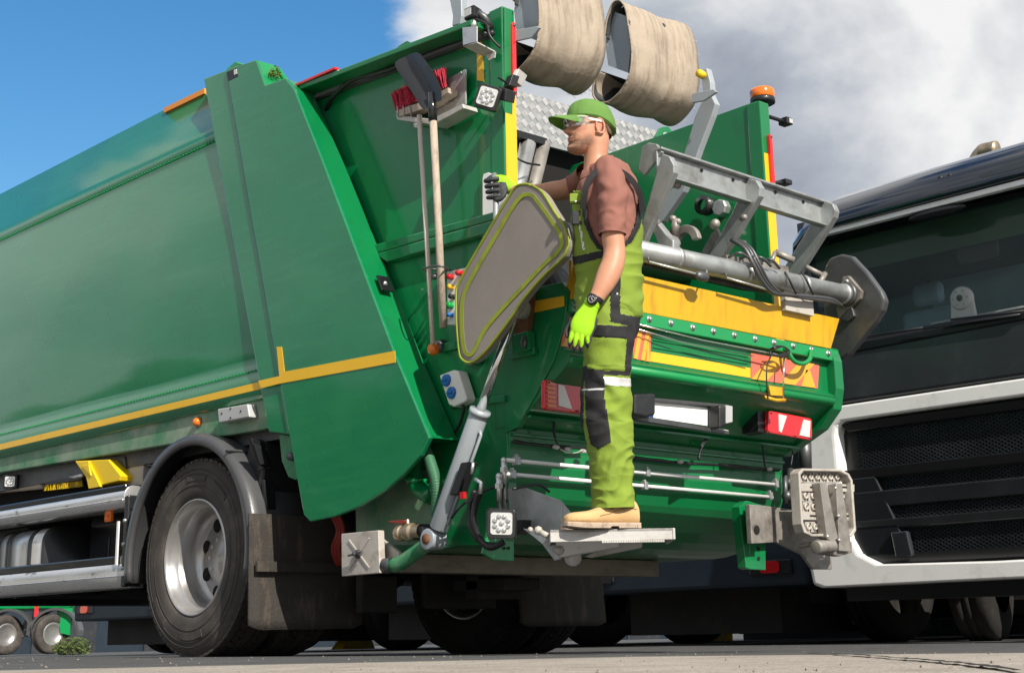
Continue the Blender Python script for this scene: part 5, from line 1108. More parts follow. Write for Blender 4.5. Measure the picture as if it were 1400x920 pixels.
# hips, waist, bib
tor = [(830, 470, 34, 0, .11), (830, 452, 42, 0, .15), (831, 432, 45.5, 0, .17), (832, 405, 46, 0, .172), (832, 375, 46, 0, .165), (831.5, 345, 47.5, 0, .16), (831, 318, 48, 0, .165), (830.5, 292, 48, 0, .172), (830, 268, 48.5, 0, .178), (830, 250, 42, 0, .172), (826, 238, 32, 0, .150), (820, 228, 22, 0, .10)]
def shirtreg(x, y, near):
    if y < 262: return True
    if near: return inpoly(x, y, [(799, 262), (801, 285), (804, 304), (811, 322), (820, 336), (832, 342), (846, 338), (860, 326), (869, 308), (873, 290), (875, 262)])
    return y < 335 and 799 < x < 870
def ftor(x, y, near):
    if shirtreg(x, y, near): return None, .004
    if near:
        if inpoly(x, y, [(780, 352), (830, 341), (832, 350), (782, 363)]): return 'cloth_black', .004
        if inpoly(x, y, [(781, 290), (793, 288), (794, 308), (782, 308)]): return 'cloth_black', .006
        if inpoly(x, y, [(791, 306), (793, 306), (799, 342), (797, 343)]): return 'cloth_silver', .003
        if inpoly(x, y, [(843, 400), (845, 400), (845, 442), (843, 442)]): return 'cloth_silver', .002
        if inpoly(x, y, TOPP): return 'cloth_green', .006
        if inpoly(x, y, HIP): return 'cloth_black', .001
        if inpoly(x, y, [(799, 266), (801, 285), (804, 304), (811, 322), (820, 336), (832, 342), (846, 338), (860, 326), (869, 308), (873, 290), (875, 264), (884, 262), (880, 292), (874, 312), (864, 331), (848, 343), (832, 347), (817, 341), (807, 325), (798, 304), (796, 285), (794, 266)]): return 'cloth_black', .004
    return 'cloth_green', .0
TR_ = limb(tor, 240, 120, fold(.75, .0085)); gobj('x', [[q+(q-sum(r, V())/len(r)).normalized()*.007 for q in r] for r in TR_], ftor, 'cloth_green', b=DB)
dg = DB.obj('dungarees', 'cloth_green', MAN, solid=.003)
# straps over the shoulder (proud bands)
def strap(pts, w, name='shoulder_strap', m='cloth_black', sd=None):
    P = smooth_path([UM(*p) for p in pts], 8); b = M(); rs = []
    for i, p in enumerate(P):
        t = (P[min(i+1, len(P)-1)]-P[max(i-1, 0)]).normalized(); s = t.cross(V(sd) if sd else nm).normalized(); o_ = s.cross(t)
        rs.append([p-s*w/2-o_*.002, p+s*w/2-o_*.002, p+s*w/2+o_*.002, p-s*w/2+o_*.002])
    b.rings(rs, sm=False); return b.obj(name, m, dg)
strap([(797, 286, -.16), (799, 268, -.178), (803, 250, -.186), (812, 238, -.178), (826, 232, -.165), (843, 233, -.165), (858, 241, -.16), (869, 254, -.15), (876, 270, -.13), (879, 290, -.11)], .024)
strap([(797, 286, .15), (799, 262, .15), (806, 240, .13), (822, 228, .12), (843, 230, .12), (860, 240, .1), (874, 262, .08)], .026)
b = M(); c = UM(787, 272, -.13); b.obox(c, rh*.022, nm*.012, EZ*.020); b.obox(c+HN*.014, rh*.024, nm*.002, EZ*.016); b.obj('bib_tab', 'cloth_green', dg, bevel=.004); M().ball(UM(787, 276, -.150), .006, n=8).obj('button', 'aluminium', dg)
M().obox(UM(787, 298, -.145), rh*.014, nm*.006, EZ*.028).obj('buckle', 'black_plastic', dg, bevel=.003)
# --- shirt
sb = M(); sb.rings(TR_[int(len(TR_)*.38):], cap=True)
slv = [(831, 243, 22, -.10, .10), (837, 256, 22.5, -.17, .075), (838, 275, 22, -.205, .065), (837.5, 295, 20, -.215, .060), (837, 310, 19.2, -.22, .058), (837, 321, 19.8, -.22, .060)]
R_ = limb(slv, 40, 40, fold(1.3, .0075, (1.2, .3))); c = sum(R_[-1], V())/40; R_.append([q+(c-q)*.12+EZ*.004 for q in R_[-1]]); sb.rings(R_, cap=False)
slf = [(812, 240, 20, .10, .09), (800, 246, 19, .155, .07), (791, 251, 18, .185, .062), (784, 254.5, 17.5, .20, .06), (779, 256, 17.5, .205, .06)]
R_ = limb(slf, 24, 32, fold(1.5, .004)); sb.rings(R_, cap=False)
# collar
for rr, y0_, y1_ in ((1, 0, 0),):
    co = []
    for k_, (dy, gr_, hd) in enumerate(((12, 1.08, .062), (4, 1.04, .060), (-3, 1.02, .058), (-4, 1.10, .062), (8, 1.30, .078))):
        ring = []
        for j in range(40):
            a = 2*math.pi*j/40; x = 817+19*gr_*math.cos(a); y = 225+dy-9*math.cos(a)+(3 if math.cos(a) < -.5 else 0); ring.append(UM(x, y, math.sin(a)*hd))
        co.append(ring)
    sb.rings(co, cap=False)
sb.obj('polo_shirt', 'shirt_brown', MAN)
# --- body: head, neck, arms as one voxel-joined skin
th = RAD(24); fw = (-rh*math.cos(th)+HN*math.sin(th)).normalized(); lf = (HN*math.cos(th)+rh*math.sin(th)).normalized()
hc = UM(805.5, 178.5, 0)
tl_ = RAD(4); fz = (EZ*math.cos(tl_)-fw*math.sin(tl_)).normalized(); ff = (fw*math.cos(tl_)+EZ*math.sin(tl_)).normalized()
def H(f, l, z): return hc+ff*f+lf*l+fz*z
hp_ = [(-.112, .066, .030, .020), (-.104, .082, .012, .033), (-.094, .088, -.010, .042), (-.082, .086, -.035, .049), (-.072, .083, -.050, .054), (-.060, .085, -.060, .058), (-.050, .086, -.068, .061), (-.036, .084, -.076, .065), (-.020, .082, -.083, .068), (0, .079, -.090, .071), (.014, .078, -.094, .072), (.028, .086, -.097, .073), (.045, .089, -.099, .074), (.065, .085, -.098, .073), (.085, .072, -.090, .065), (.100, .050, -.070, .050), (.110, .02, -.04, .028)]
def headring(r):
    z, f0, b0, w = r; k = 64; ring = []
    for j in range(k):
        a = 2*math.pi*j/k; ca, sa = math.cos(a), math.sin(a); cx_ = (f0+b0)/2; L_ = (f0-b0)/2
        e = .88; x = cx_+L_*math.copysign(abs(ca)**e, ca); y = w*math.copysign(abs(sa)**.86, sa)
        if ca > 0:
            g = lambda c_, s_: math.exp(-((y-c_)/s_)**2)
            gz_ = lambda c_, s_: math.exp(-((z-c_)/s_)**2)
            nz = max(0, 1-abs(z+.028)/.012)*.2+(max(0, (.022-z)/.050) if z > -.028 else max(0, 1-(-.028-z)/.010))
            x += .037*min(1, nz)*g(0, .0115+.004*gz_(-.026, .012)); x += .004*g(.014, .006)*gz_(-.028, .008)+.004*g(-.014, .006)*gz_(-.028, .008)
            x -= .014*(g(.032, .016)+g(-.032, .016))*gz_(.010, .012)        # eye sockets
            x += .005*gz_(.028, .007)*math.exp(-(abs(y)-.028)**2/.0006)        # brow
            x += .008*gz_(-.053, .0045)*g(0, .019)+.009*gz_(-.064, .0045)*g(0, .017)-.006*gz_(-.0585, .0022)*g(0, .022)   # lips
            x -= .006*gz_(-.074, .006)*g(0, .03); x += .009*gz_(-.094, .012)*g(0, .022)
            x += .003*gz_(-.012, .016)*(g(.045, .014)+g(-.045, .014))
        ring.append(H(x, y, z))
    return ring
bd = M(); hr = resample([list(r) for r in hp_], 90); bd.rings([headring(r) for r in hr])
# neck, torso core
nk = [(817, 246, 24, 0, .085), (816, 232, 20, 0, .065), (814.5, 218, 17.2, 0, .056), (815, 205, 17.5, -.002, .055), (816, 192, 18, -.003, .056), (817, 180, 16, 0, .05)]
bd.rings(limb(nk, 20, 32)); bd.rings([[q+(sum(r, V())/len(r)-q)*.12 for q in r] for r in limb([(830, 440, 40, 0, .14), (831, 345, 42, 0, .14), (830, 270, 43, 0, .155), (822, 236, 26, 0, .10)], 20, 32)])
# ears
for sg in (1, -1):
    e_ = [H(-.012+.017*math.cos(a)+.004*math.sin(a), sg*(.075+.006*math.sin(a*.5)), -.004+.031*math.sin(a)) for a in [2*math.pi*i/20 for i in range(20)]]
    bd.tube(e_+[e_[0]], .0052, 8); bd.ball(H(-.008, sg*.071, -.004), (.016, .006, .026), n=12, ax=ff, ay=lf, az=fz); bd.ball(H(-.002, sg*.074, -.030), (.007, .005, .009), n=10, ax=ff, ay=lf, az=fz)
armn = [(837, 285, 16, -.21, .046), (838, 305, 16, -.218, .046), (838, 325, 15.5, -.222, .044), (840, 343, 15.2, -.225, .041), (838, 360, 16, -.235, .042), (832, 375, 16.2, -.245, .041), (825, 390, 14, -.255, .034), (818, 403, 11.2, -.26, .027), (812, 413, 10.2, -.262, .024), (805, 424, 10, -.262, .022)]
bd.rings(limb(armn, 50, 28))
HX = X(680, 258, 4.195); dh = (HX-p0m).dot(nm)
armf = [(800, 247, 15, .16, .05), (784, 254, 15, .20, .046), (770, 260, 15.5, .22, .043), (757, 261, 14.6, .22+(dh-.22)*.2, .042), (742, 261.5, 11.8, .22+(dh-.22)*.45, .034), (722, 261, 8.5, .22+(dh-.22)*.75, .027), (706, 260, 7.8, .22+(dh-.22)*.92, .024), (695, 259, 8, dh, .022)]
bd.rings(limb(armf, 44, 28))
def skin_mat():
    m = mat('skin', (.50, .245, .150), .48, subs=.12, var=.08, vs=40, bump=.12, bs=220); t = m.node_tree; L = t.links.new; b_ = t.nodes['Principled BSDF']; src = b_.inputs['Base Color'].links[0].from_socket
    geo = N('ShaderNodeNewGeometry', t)
    def spot(p, r_, col, k, soft=.5):
        nonlocal src
        d = N('ShaderNodeVectorMath', t, operation='DISTANCE'); d.inputs[1].default_value = p; L(geo.outputs['Position'], d.inputs[0])
        mr = N('ShaderNodeMapRange', t, interpolation_type='SMOOTHSTEP'); mr.inputs[1].default_value = r_; mr.inputs[2].default_value = r_*soft; mr.inputs[3].default_value = 0; mr.inputs[4].default_value = k; L(d.outputs['Value'], mr.inputs[0])
        x = N('ShaderNodeMix', t, data_type='RGBA'); L(mr.outputs[0], x.inputs[0]); L(src, x.inputs[6]); x.inputs[7].default_value = (*col, 1); src = x.outputs[2]
    st_ = (.17, .105, .08)
    for f_, l_, z_, r_ in ((.075, 0, -.09, .045), (.06, .035, -.085, .038), (.03, .055, -.07, .036), (.085, .0, -.042, .020), (.075, .025, -.045, .018)): spot(H(f_, l_, z_), r_, st_, .62, .3)
    for l_ in (-.014, -.005, .005, .014, .021): spot(H(.093-.15*abs(l_), l_, -.0585), .009, (.33, .09, .07), .85, .5)
    spot(H(.11, 0, -.022), .02, (.62, .20, .13), .5, .2); spot(H(-.01, .078, 0), .034, (.60, .19, .13), .45, .3); spot(H(.07, .045, -.015), .025, (.58, .22, .15), .4, .1)
    for k in range(6): spot(H(.088-.002*k, .016+.007*k, .027+.001*k-.0005*k*k), .006, (.10, .06, .04), .75, .4); spot(H(.088-.002*k, -.016-.007*k, .027), .006, (.10, .06, .04), .75, .4)
    spot(H(-.055, .06, .005), .040, (.16, .10, .07), .6, .3); spot(H(-.085, .02, -.01), .045, (.16, .10, .07), .6, .3)
    L(src, b_.inputs['Base Color'])
skin_mat()
body = bd.obj('body', 'skin', MAN, remesh=.0031, smooth=1)
for sg in (1, -1):
    b = M()
    for k in range(40): t_ = k/39; p_ = H(.0925-.016*t_**1.5, sg*(.012+.036*t_), .026+.004*math.sin(t_*3)); b.tube([p_, p_+fz*.0035+lf*sg*.003+ff*.0012], .0009, 4)
    kind(b.obj('eyebrow', 'hair', body), 'stuff')
b = M(); rndm = random.Random(3)
for k in range(1500):   # short stubble on jaw, chin and lip
    a = rndm.uniform(-1.9, 1.9); z = rndm.uniform(-.104, -.040); r_ = min(hp_, key=lambda q: abs(q[0]-z)); L_ = (r_[1]-r_[2])/2; c_ = (r_[1]+r_[2])/2
    if z > -.07 and abs(a) < .35 and z < -.05: continue
    if z > -.062 and abs(a) > .5 and rndm.random() < .8: continue
    f_, l_ = c_+L_*math.copysign(abs(math.cos(a))**.88, math.cos(a))*1.0, r_[3]*math.copysign(abs(math.sin(a))**.86, math.sin(a)); d_ = (ff*math.cos(a)+lf*math.sin(a)-fz*.5).normalized(); p_ = H(f_, l_, z)-d_*.001; b.tube([p_, p_+d_*.0042], .00035, 3, cap=False)
kind(b.obj('stubble', 'hair', body), 'stuff')
for sg in (1, -1):
    M().ball(H(.0655, sg*.031, .010), .0125, n=16).obj('eye', 'eye_white', body)
    M().ball(H(.0760, sg*.031+.001, .0095), (.0032, .0055, .0055), n=12, ax=ff, ay=lf, az=fz).obj('iris', 'iris', body)
    b = M(); b.tube([H(.0755, sg*.020, .012), H(.079, sg*.031, .0165), H(.0715, sg*.043, .0125)], .0028, 6); b.obj('eyelid', 'skin', body)
# --- glasses
gl = thing  # keep helper name local
b = M(); rs = []
for i in range(29):
    a = RAD(-74+148*i/28); c_ = H(.012+.097*math.cos(a), .083*math.sin(a), .004); hh = .021*(1-.25*abs(math.sin(a))**3)+(.0 if abs(a) > .16 else -.006); zc = .002+(.006 if abs(a) < .16 else 0)
    o_ = (ff*math.cos(a)+lf*math.sin(a)); rs.append([c_+fz*(hh+.002), c_+fz*(-hh+.001), c_+fz*(-hh+.001)+o_*.0018, c_+fz*(hh+.002)+o_*.0018])
b.rings(rs); gs = b.obj('safety_glasses', 'lens_clear', MAN)
b = M()
for sg in (1, -1): b.bar(H(.045, sg*.082, .017), H(-.020, sg*.080, .018), .003, .009, up=fz)
b.tube([H(.012+.099*math.cos(RAD(a)), .085*math.sin(RAD(a)), .025) for a in range(-70, 71, 10)], .0022, 6); b.ball(H(.10, 0, .002), (.006, .009, .006), n=8); b.obj('glasses_frame', 'frame_clear', gs)
# --- hair fringe below the cap
b = M(); rs = []
for z, e in ((.052, .0015), (.03, .0015), (.012, .001), (.0, .0006)):
    ring = []
    for j in range(25):
        a = RAD(100+160*j/24); w = .0735+e; cx_ = -.005; ring.append(H(cx_+.0935*math.cos(a)+(-.0), w*math.sin(a), z-.02*(1 if abs(j-12) < 9 else 0)))
    rs.append(ring)
b.rings(rs, cap=False, close=False); b.obj('hair', 'hair', MAN, solid=.001)
# --- cap
b = M(); rs = []; NK = 72
for i in range(26):
    t = i/25; ph = t*math.pi/2*.985; ring = []
    for j in range(NK):
        a = 2*math.pi*j/NK; ca, sa = math.cos(a), math.sin(a); rx = .104 if ca > 0 else .113
        base = .034-.030*max(0, -ca)**1.2+.004*ca
        q = H(-.004+rx*ca*math.cos(ph)**.66+.004*t, .085*sa*math.cos(ph)**.66, base+(.128-base)*math.sin(ph)**.95)
        seam = -.0016*math.exp(-(((j*6/NK) % 1-.5)/.07)**2) if t < .95 else 0
        nn = .0022*noise.noise(q*22); q = q+(q-H(0, 0, .03)).normalized()*(seam+nn); ring.append(q)
    rs.append(ring)
b.rings(rs); cp_ = b.obj('cap', 'cap_green', MAN)
b = M(); g_ = []; nu, nv = 28, 10
for lay in (0, 1):
    for v_ in range(nv+1):
        for u_ in range(nu+1):
            u = -1+2*u_/nu; v = v_/nv; a = u*RAD(62)
            f_ = .100*math.cos(a)+.003+v*.082*(1-u*u*.97)**.55; l_ = .080*math.sin(a)*(1-.10*v); z_ = .038-.003*v-.022*abs(u)**1.6*(.10+.90*v)-.012*v*v-.003*lay
            g_.append(H(f_, l_, z_))
w_ = nu+1; o_ = (nv+1)*w_
fs = [[j*w_+i, j*w_+i+1, (j+1)*w_+i+1, (j+1)*w_+i] for j in range(nv) for i in range(nu)]
b.add(g_, fs, True, 'cap_green'); b.add([], []); 
for f_ in fs: b.f.append([a+o_ for a in f_]); b.m.append(b.slot('cap_under')); b.s.append(True)
ed = [nv*w_+i for i in range(w_)]
for i in range(nu): b.f.append([ed[i], ed[i+1], ed[i+1]+o_, ed[i]+o_]); b.m.append(0); b.s.append(False)
for i in range(nv):
    for e in (0, nu): b.f.append([i*w_+e, (i+1)*w_+e, (i+1)*w_+e+o_, i*w_+e+o_]); b.m.append(0); b.s.append(False)
b.obj('cap_brim', 'cap_green', cp_)
M().ball(H(.008, 0, .128), (.008, .008, .004), n=10).obj('cap_button', 'cap_green', cp_)
b = M(); b.tube([H(-.004+.110*math.cos(RAD(a)), .085*math.sin(RAD(a)), .016) for a in range(140, 221, 8)], .004, 6); b.obj('cap_strap', 'cap_green', cp_)
# --- left hand glove, hanging
DG = -.262
def finger(b, pts, r, n=10, mt=None):
    P = smooth_path([UM(*p) for p in pts], 4); m_ = len(P); b.tube(P, [r*(1-.22*(i/(m_-1))**2)*(.55 if i == m_-1 else 1) for i in range(m_)], n, mt); b.ball(P[-1], r*.72, n=8)
gb = M(); pr_ = [(811, 412, 11.5, DG, .029), (808, 419, 11, DG, .027), (804, 427, 12.5, DG-.003, .024), (799, 437, 15, DG-.006, .021), (796, 446, 16, DG-.008, .019), (794, 455, 14, DG-.008, .016), (793, 459, 11, DG-.008, .012)]
gb.rings(limb(pr_, 30, 24, lambda q, t, a: .0012*math.sin(t*60) if t < .3 else 0))
FG = [[(784, 450, DG-.006), (780.5, 461, DG-.010), (779, 470, DG-.002)], [(790, 453, DG-.010), (787, 465, DG-.016), (785.5, 475, DG-.008)], [(796, 454, DG-.010), (795, 466, DG-.016), (794.5, 476, DG-.008)], [(803, 452, DG-.004), (803, 463, DG-.008), (803.5, 471, DG-.0)]]
for f_, r_ in zip(FG, (.0088, .0098, .0100, .0092)): finger(gb, f_, r_)
gl_ = gb.obj('work_glove', 'glove_neon', MAN, remesh=.0022, smooth=2)
gb = M()
for f_, r_ in zip(FG, (.0088, .0098, .0100, .0092)):
    a_, b_, c_ = f_; e = (a_[0]*.05+b_[0]*.95, b_[1]+1, b_[2]+.004); fin = (c_[0], c_[1]+3.5, c_[2]+.006); P = [UM(b_[0], b_[1]+3, b_[2]+.004), UM((b_[0]+c_[0])/2, (b_[1]+c_[1])/2+2, (b_[2]+c_[2])/2+.003), UM(c_[0], c_[1], c_[2]+.002), UM(*fin)]
    gb.tube(P, [r_*.95, r_*1.04, r_*.98, r_*.6], 10); gb.ball(P[-1], r_*.6, n=8)
gb.tube([UM(812, 428, DG+.01), UM(813, 438, DG+.006), UM(811, 448, DG+.004), UM(807, 458, DG+.003), UM(805, 468, DG+.002)], [.008, .013, .012, .010, .009], 10)
finger(gb, [(786, 438, DG+.022), (778, 446, DG+.028), (775, 454, DG+.022), (775.5, 460, DG+.016)], .0105)
gb.rings(limb([(800, 434, 10, DG+.012, .012), (796, 448, 12, DG+.010, .012), (794, 456, 10, DG+.008, .010)], 10, 16))
gb.obj('palm_coating', 'glove_black', gl_, remesh=.0022, smooth=1)
# watch
b = M(); R_ = limb([(815.5, 406.5, 11.8, -.261, .028), (812, 413, 11.5, -.262, .027)], 4, 28); b.rings(R_); wt_ = b.obj('wristwatch', 'watch_black', MAN)
wc = UM(809.5, 410, -.292); wn = (HN+EZ*.15-rh*.25).normalized(); M().lathe([(0, .008), (.016, .008), (.020, .006), (.021, 0), (.021, -.008)], wc, wn, 24).obj('watch_case', 'watch_black', wt_)
b = M(); wa = wn.orthogonal().normalized(); wb = wn.cross(wa)
for k in range(12): d_ = wa*math.cos(k*math.pi/6)+wb*math.sin(k*math.pi/6); b.obox(wc+wn*.0085+d_*.0125, d_*.0022, wn.cross(d_)*.0008, wn*.0006)
b.obox(wc+wn*.009+wa*.004, wa*.005, wb*.0008, wn*.0005); b.obox(wc+wn*.009+wb*.003+wa*-.002, (wb-wa*.6)*.004, wa*.0008, wn*.0005); kind(b.obj('dial_marks', 'watch_mark', wt_), 'stuff')
# --- right hand glove on the grab handle
gb = M(); rw_ = [(712, 261, 8.6, dh+.01, .027), (703, 259.5, 9.2, dh, .027), (696, 256.5, 11.5, dh-.004, .028), (689, 253, 14.5, dh-.008, .028), (682, 250.5, 14, dh-.006, .025), (676, 249, 11, dh-.006, .018)]
gb.rings(limb(rw_, 26, 24, lambda q, t, a: .001*math.sin(t*70) if t < .35 else 0)); gr2 = gb.obj('work_glove', 'glove_neon', MAN, remesh=.0024, smooth=2)
gb = M(); hxd = dh
for k in range(4):
    y = 245.5+k*7.6; xo = k*1.2; P = smooth_path([UM(682+xo*.4, y-1, hxd-.030), UM(673+xo, y, hxd-.034), UM(665.5+xo*.8, y+1.5, hxd-.020), UM(664.5+xo*.8, y+2.5, hxd+.002), UM(670+xo, y+2.5, hxd+.020)], 4)
    gb.tube(P, .0105-.0006*k, 10); gb.ball(P[-1], .008, n=8)
P = smooth_path([UM(692, 259, hxd-.024), UM(688, 268, hxd-.034), UM(683, 273, hxd-.030), UM(676, 272, hxd-.024)], 4); gb.tube(P, .0105, 10); gb.ball(P[-1], .009, n=8)
gb.rings(limb([(688, 250, 7, dh-.026, .012), (687, 260, 8, dh-.028, .013), (686, 270, 6, dh-.024, .012)], 10, 16))
gb.obj('palm_coating', 'glove_black', gr2, remesh=.0022, smooth=1)
# --- boots
def boot(dx, d, dy=0):
    yw = RAD(13); fa = (-rh*math.cos(yw)+HN*math.sin(yw)).normalized(); la = fa.cross(EZ).normalized(); heel = UM(872+dx, 717+dy, d); heel.z = sp0.z+.001
    P = lambda f_, l_, z_: heel+fa*f_+la*l_+EZ*z_
    pr = [(.0, .030, .016, .085), (.012, .036, .015, .104), (.04, .039, .014, .112), (.075, .039, .014, .110), (.11, .039, .013, .101), (.14, .042, .013, .089), (.17, .045, .013, .076), (.20, .049, .013, .067), (.235, .051, .014, .063), (.262, .047, .015, .060), (.282, .035, .017, .052), (.291, .017, .020, .042)]
    b = M(); rs = []
    for f_, w, z0_, z1_ in resample([list(q) for q in pr], 44):
        rs.append([P(f_, w*math.copysign(abs(math.cos(a))**.75, math.cos(a))*(1 if math.sin(a) < 0 else .97), z0_+(z1_-z0_)*(.5+.5*math.copysign(abs(math.sin(a))**.9, math.sin(a)))) for a in [2*math.pi*k/36 for k in range(36)]])
    b.rings(rs); o = b.obj('boot', 'suede', MAN)
    b = M(); rs = []
    for f_, w, z0_, z1_ in resample([list(q) for q in pr], 44):
        rise = .010*max(0, (f_-.2)/.09)**2; zz = (.0 if f_ < .09 or f_ > .125 else .007)
        rs.append([P(f_-.003+(.006 if f_ > .28 else 0), sx*(w+.005), z) for sx, z in ((1, zz+rise), (1, .018+rise*.5), (.9, .021+rise*.5), (-.9, .021+rise*.5), (-1, .018+rise*.5), (-1, zz+rise))])
    b.rings(rs, sm=False); b.obj('sole', 'sole', o, bevel=.002)
    b = M()
    for k in range(9): b.obox(P(.012+k*.009, -.041, .006), fa*.003, la*.004, EZ*.006); b.obox(P(.15+k*.012, -.047, .006), fa*.003, la*.004, EZ*.005)
    kind(b.obj('sole_lug', 'sole', o), 'stuff')
    b = M()
    for k in range(4): f_ = .125+k*.016; z_ = .090-k*.009; b.tube([P(f_, -.022, z_-.004), P(f_+.004, 0, z_+.006), P(f_, .022, z_-.004)], .0028, 6)
    b.tube(smooth_path([P(.12, -.02, .095), P(.10, -.036, .082), P(.115, -.042, .070), P(.13, -.034, .080)]), .0022, 6); b.obj('lace', 'lace', o)
    b = M(); b.tube([P(.012, -.036, .07), P(.05, -.040, .074), P(.09, -.039, .066), P(.12, -.040, .054), P(.16, -.044, .045)], .0012, 6); b.obj('seam', 'lace', o)
    # sock/ankle under the trouser hem
    M().tube([P(.055, 0, .07), P(.06, 0, .16)], .035, 16).obj('sock', 'cloth_black', o)
boot(0, -.09); boot(-5, .10)
# ================================================================ lorry on the right: dark blue cab over a pale bumper
FX = 9.0
K = thing('lorry', 'parked lorry with navy cab, dark windscreen and pale bumper, right of the garbage truck', 'truck', (10.5, 5.2, gz(9, 5)))
def kp(b, name, m, p=K, **k): return b.obj(name, m, p, **k)
def ext(l, x=1560):     # carry a line given by its last two points on beyond the frame
    (x0, y0), (x1, y1) = l[-2], l[-1]; return l+[(x, y1+(y1-y0)/(x1-x0)*(x-x1))]
YR0 = 3.95
bo = [(1118, 803), (1106, 792), (1101, 740), (1104, 660), (1110, 600), (1122, 566), (1140, 550)]
zt1, zt0 = X(1270, 535, FX).z, X(1270, 559, FX).z; zl1, zl0 = X(1270, 771, FX).z, X(1270, 796, FX).z
yl = 6.46
def P2(y, z, x=FX): return V((x, y, z))
# outer outline rounded at the far corner; opening for the grille
outer = [P2(YR0, zt1), P2(5.0, zt1), P2(yl-.16, zt1-.005), P2(yl-.05, zt1-.06), P2(yl, zt1-.17), P2(yl+.02, .95), P2(yl+.03, .55), P2(yl-.01, .31), P2(yl-.08, zl0-.005), P2(5.0, zl0), P2(YR0, zl0)]
gyl = X(1143, 600, FX).y
inner = [P2(YR0, zt0), P2(5.0, zt0), P2(gyl-.07, zt0-.002), P2(gyl-.02, zt0-.03), P2(gyl, zt0-.09), P2(gyl-.01, .95), P2(gyl-.06, .62), P2(gyl-.12, zl1+.10), P2(gyl-.28, zl1+.02), P2(5.0, zl1), P2(YR0, zl1)]
b = M(); n = len(outer); dpt = V((.10, 0, 0)); bev = V((.0, 0, 0))
vs = outer+inner+[p+V((.55, 0, 0)) for p in outer]+[p+dpt for p in inner]
b.add(vs, [[i, i+1, n+i+1, n+i] for i in range(n-1)]+[[i, 2*n+i, 2*n+i+1, i+1] for i in range(n-1)]+[[n+i, n+i+1, 3*n+i+1, 3*n+i] for i in range(n-1)])
bp_ = kp(b, 'bumper', 'cab_white', bevel=.03, seg=3)
kp(M().prism([P2(YR0, zt0+.03, FX+.10), P2(gyl+.05, zt0+.03, FX+.10), P2(gyl+.05, zl1-.03, FX+.10), P2(YR0, zl1-.03, FX+.10)], (.02, 0, 0)), 'grille_backing', 'cab_black')
zz = lambda py: X(1285, py, FX).z
# horizontal grille bars (slanted louvres)
for y0_, y1_, m in ((560, 572, 'cab_black'), (628, 642, 'grille_black'), (662, 684, 'cab_grey'), (703, 716, 'cab_grey'), (752, 766, 'cab_black')):
    kp(M().prism([P2(YR0, zz(y0_), FX+.03), P2(gyl-.02, zz(y0_), FX+.03), P2(gyl-.06, zz(y1_), FX+.06), P2(YR0, zz(y1_), FX+.06)], (.04, 0, 0)), 'grille_bar', m, bevel=.008)
kp(M().prism([P2(X(1190, 650, FX).y, zz(640), FX+.05), P2(gyl-.02, zz(640), FX+.05), P2(gyl-.05, zz(760), FX+.05), P2(X(1232, 650, FX).y, zz(760), FX+.05)], (.05, 0, 0)), 'grille_end_panel', 'grille_black', bevel=.01)
kp(M().prism([P2(X(1216, 740, FX).y, zz(722), FX+.02), P2(X(1240, 740, FX).y, zz(722), FX+.0), P2(X(1245, 740, FX).y, zz(757), FX+.0), P2(X(1220, 740, FX).y, zz(757), FX+.02)], (.05, 0, 0)), 'air_duct', 'cab_grey', bevel=.01)
hx = M()
def hexmesh(ya, yb_, z0_, z1_, w=.046, h=.026):
    r_ = 0; z = z0_
    while z < z1_:
        y = ya+(w*.5 if r_ % 2 else 0)
        while y < yb_:
            P_ = [P2(y-w*.5, z, FX+.085), P2(y-w*.22, z+h*.5, FX+.085), P2(y+w*.22, z+h*.5, FX+.085), P2(y+w*.5, z, FX+.085)]
            for i in range(3): hx.bar(P_[i], P_[i+1], .010, .005)
            hx.bar(P_[3], P_[3]+V((0, w*0+.0, 0))+V((0, .001, 0)), .01, .005)
            y += w
        z += h*.5*2*.5; r_ += 1
for a, c in ((575, 628), (644, 662), (686, 703), (718, 752)): hexmesh(YR0+.4, X(1165 if a < 600 else 1200, 600, FX).y, zz(c), zz(a))
kind(kp(hx, 'grille_mesh', 'cab_grey'), 'stuff')
# panel between band and windscreen
zw = lambda py, px=1300: X(px, py, FX).z
zb1 = X(1300, 442, FX).z; zhd = X(1300, 290, FX).z
kp(M().prism([P2(YR0, zt1+.004), P2(yl-.12, zt1+.004), P2(yl-.06, zt1+.03), P2(yl-.02, zb1-.1), P2(yl-.03, zb1), P2(YR0, zb1)], (.5, 0, 0)), 'front_panel', 'cab_grey', bevel=.03, seg=3)
kp(M().prism([P2(YR0, zb1-.01, FX-.012), P2(yl-.18, zb1-.015, FX-.012), P2(yl-.24, zb1-.09, FX-.012), P2(YR0, zb1-.06, FX-.012)], (.05, 0, 0)), 'wiper_cowl', 'cab_black', bevel=.012)
for a, c in (((1170, 462), (1262, 448)), ((1262, 450), (1395, 430)), ((1300, 437), (1400, 425))):
    kp(M().tube([X(*a, FX-.03), X(*c, FX-.03)], .008, 8), 'wiper', 'cab_black')
kp(M().prism([P2(X(1250, 450, FX).y, zb1-.035, FX-.02), P2(X(1228, 450, FX).y, zb1-.02, FX-.02), P2(X(1232, 450, FX).y, zb1-.06, FX-.02), P2(X(1272, 450, FX).y, zb1-.07, FX-.02)], (.03, 0, 0)), 'wiper_arm', 'cab_black', bevel=.004)
